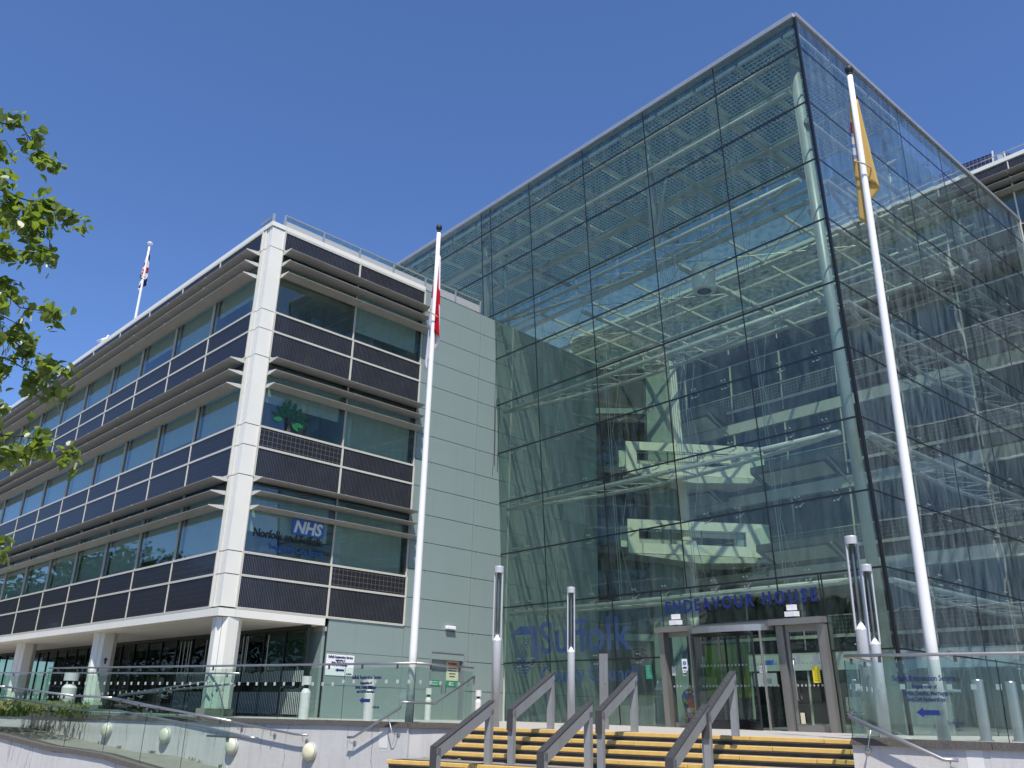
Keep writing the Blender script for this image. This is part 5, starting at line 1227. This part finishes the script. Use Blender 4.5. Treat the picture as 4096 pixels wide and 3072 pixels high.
trk=lambda z:Vector((trunk.x,trunk.y+.05*(z-GZ)/.9,z))
cands=[]
for pts,dd,n,br in boughs:
    P=[lp(x,y,dd+.12*math.sin(i*2.1)) for i,(x,y) in enumerate(pts)]
    if br:
        b0=trk(max(GZ+2.2,P[0].z-1.0)); P=[b0,(b0+P[0])/2+Z*.15]+P
    L=[0]
    for a,b in zip(P,P[1:]): L.append(L[-1]+(b-a).length)
    MB().tube(P,[max(.003,.026*(1-l/L[-1])**1.1+.003) for l in L],6).build('bough',BARK,tree)
    def at(l):
        for i in range(len(P)-1):
            if l<=L[i+1]: return P[i].lerp(P[i+1],(l-L[i])/(L[i+1]-L[i])),(P[i+1]-P[i]).normalized()
        return P[-1],(P[-1]-P[-2]).normalized()
    vis0=L[-1]*(.30 if br else .02)
    k=0; ncl=max(8,int(n/2.1))
    for c in range(ncl):
        l=vis0+(L[-1]-vis0)*(c+rnd.random())/ncl; p,d=at(min(l,L[-1]))
        fr_=1-.6*l/L[-1]; off=Vector((rnd.gauss(-.02,.07),rnd.gauss(0,.09),rnd.gauss(-.03,.075)))*fr_*1.3; q=p+off
        twig.tube([p,p+off*.6+Z*.01,q],.0028,4)
        for _ in range(rnd.choice((8,11,14,17))):
            r=q+Vector((rnd.gauss(0,.05),rnd.gauss(0,.05),rnd.gauss(-.01,.045)))
            X=Vector((rnd.gauss(0,1),rnd.gauss(0,1),rnd.gauss(0,.55))).normalized(); nrm=(Z*.8+Vector((rnd.gauss(0,.7),rnd.gauss(0,.7),rnd.gauss(0,.4)))).normalized()
            X=(X-nrm*X.dot(nrm)).normalized(); Y=nrm.cross(X); M=Matrix((X,Y,nrm)).transposed().to_4x4(); M.translation=r
            cands.append((M,rnd.choice((.06,.07,.08,.095)),rnd.choice((.25,.5,-.15))))
        if rnd.random()<.55:
            for _ in range(rnd.randint(3,7)):
                r=q+Vector((rnd.gauss(0,.04),rnd.gauss(0,.04),rnd.gauss(-.05,.03))); w=Vector((rnd.gauss(0,1),rnd.gauss(0,1),0)).normalized()*.007; t_=Vector((rnd.gauss(0,.02),rnd.gauss(0,.02),-.06))
                stuffmb.add([r-w,r+w,r+w+t_,r-w+t_],[(0,1,2,3)],1)
def inview(p):
    c=RM.transposed()@(p-Vector((0,0,CAMZ))); return c.z<0 and 2048-F*c.x/c.z>-20
vis=[c for c in cands if inview(c[0].translation)]; rest=[c for c in cands if not inview(c[0].translation)]
rnd.shuffle(vis)
for M,sz,fo in vis[:296]: link(bpy.data.objects.new('leaf',leafmesh(sz*1.12,fo,LF)),tree,M)
for M,sz,fo in vis[296:]+rest:
    me=leafmesh(sz,fo,LF); stuffmb.add([M@v.co for v in me.vertices],[tuple(p.vertices) for p in me.polygons],0)
# the rest of the crown beyond the frame
me=leafmesh(.10,.25,LF); base_v=[v.co.copy() for v in me.vertices]; base_f=[tuple(p.vertices) for p in me.polygons]
for _ in range(2600):
    a=rnd.uniform(0,6.28); rr=rnd.random()**.5*2.1; p=Vector((trunk.x-.9+rr*math.cos(a)*1.0,trunk.y-.4+rr*math.sin(a),rnd.uniform(2.2,8.5)))
    if inview(p): continue
    X=Vector((rnd.gauss(0,1),rnd.gauss(0,1),rnd.gauss(0,.5))).normalized(); nrm=(Z+Vector((rnd.gauss(0,.7),rnd.gauss(0,.7),0))).normalized(); X=(X-nrm*X.dot(nrm)).normalized(); M=Matrix((X,nrm.cross(X),nrm)).transposed().to_4x4(); M.translation=p
    stuffmb.add([M@(v*1.5) for v in base_v],base_f,0)
tag(stuffmb.build('foliage',[LF,LB],tree),kind='stuff'); tag(twig.build('twigs',BARK,tree),kind='stuff')
# ------------------------------------------------------------------ trees and houses across the road, seen mirrored in the glass
crown=None
def bgtree(label,x,y,h,r,seed):
    global crown
    t=thing('street_tree',Vector((x,y,GZ)),label,'tree','trees across the road'); rn=random.Random(seed); b=Vector((x,y,GZ))
    MB().tube([b,b+Z*h*.35,b+Z*h*.7],[.3,.2,.08],8).build('trunk',BARK,t)
    if crown is None:
        mb=MB(); bl=[(Vector((rn.gauss(0,.45),rn.gauss(0,.45),rn.uniform(-.5,.65))),rn.uniform(.22,.42)) for _ in range(34)]
        for _ in range(9000):
            c,rr=rn.choice(bl); d=Vector((rn.gauss(0,1),rn.gauss(0,1),rn.gauss(0,1))).normalized(); p=c+d*rr*rn.uniform(.55,1.0); X=Vector((rn.gauss(0,1),rn.gauss(0,1),rn.gauss(0,1))).normalized(); Y=X.cross(d).normalized(); s_=.042
            mb.add([p-X*s_,p+Y*s_*.6,p+X*s_,p-Y*s_*.6],[(0,1,2,3)])
        crown=mb.build('crown',LDK,t,origin=(0,0,0)); crown['kind']='stuff'; WM[crown.name]=None; c=crown
    else: c=bpy.data.objects.new('crown',crown.data); scn.collection.objects.link(c); c['kind']='stuff'
    c.parent=t; c.matrix_basis=Matrix.Translation((0,0,h*.62))@Matrix.Rotation(seed,4,'Z')@Matrix.Diagonal((r,r,h*.42,1))
for i,(x,y,h,r) in enumerate(((-52,38,12,6),(-60,52,14,7),(-66,64,12,6.5),(-44,24,9,5),(-72,80,15,8),(-38,4,10,5),(-47,-14,13,7),(-20,-34,12,6),(2,-44,14,7),(26,-40,12,6),(48,-22,11,6),(-80,100,14,8))):
    bgtree(['round green tree opposite the left wing, %s seen only mirrored in the glass','broad green tree across the road, %s seen only mirrored in the glass'][i%2]%(['nearest','second','third','small','far','low','tall','rear left','rear middle','rear right','side','farthest'][i]),x,y,h,r,i)
for i in range(9):  # leafy clumps added to cover the bright horizon in reflections
    x,y=-78+5.0*i,78-9.5*i
    t=thing('added_hedge',Vector((x,y,GZ)),'added low leafy clump across the road that darkens reflections, %s one mirrored in the glass'%('farthest','second farthest','third farthest','fourth farthest','middle','fourth nearest','third nearest','second nearest','nearest')[i],'added_hedge','added hedges across the road')
    MB().tube([Vector((x,y,GZ)),Vector((x,y,GZ+1.5))],[.2,.1],8).build('stem',BARK,t)
    c=bpy.data.objects.new('crown',crown.data); scn.collection.objects.link(c); c['kind']='stuff'; c.parent=t; c.matrix_basis=Matrix.Translation((0,0,2.0))@Matrix.Rotation(i*1.3,4,'Z')@Matrix.Diagonal((7,7,2.6,1))
BRICK=mat('brick_wall',(.25,.15,.10),.85,var=.2,scale=5); ROOFM=mat('slate_roof',(.10,.10,.11),.7)
for i,(x,y,az,w_,h,lab) in enumerate(((66,8,-60,34,9,'brick block across the road to the right, seen mirrored in the side glass'),(-22,-60,10,46,8,'long brick block behind the viewer, seen mirrored in the doors'))):
    b=thing('brick_block',Vector((x,y,GZ)),lab,'building'); fr=Fr(Vector((x,y,GZ)),D(az+90),D(az)); span('wall',b,fr,(-w_/2,w_/2),(-6,0),(0,h),BRICK); span('roof',b,fr,(-w_/2-.4,w_/2+.4),(-6.4,.4),(h+.01,h+.6),ROOFM)
    for k in range(int(w_/3)):
        for z in (1,4,7):
            if z<h-1: span('window',b,fr,(-w_/2+1+3*k,-w_/2+2.4+3*k),(.01,.04),(z,z+1.5),FRAME)
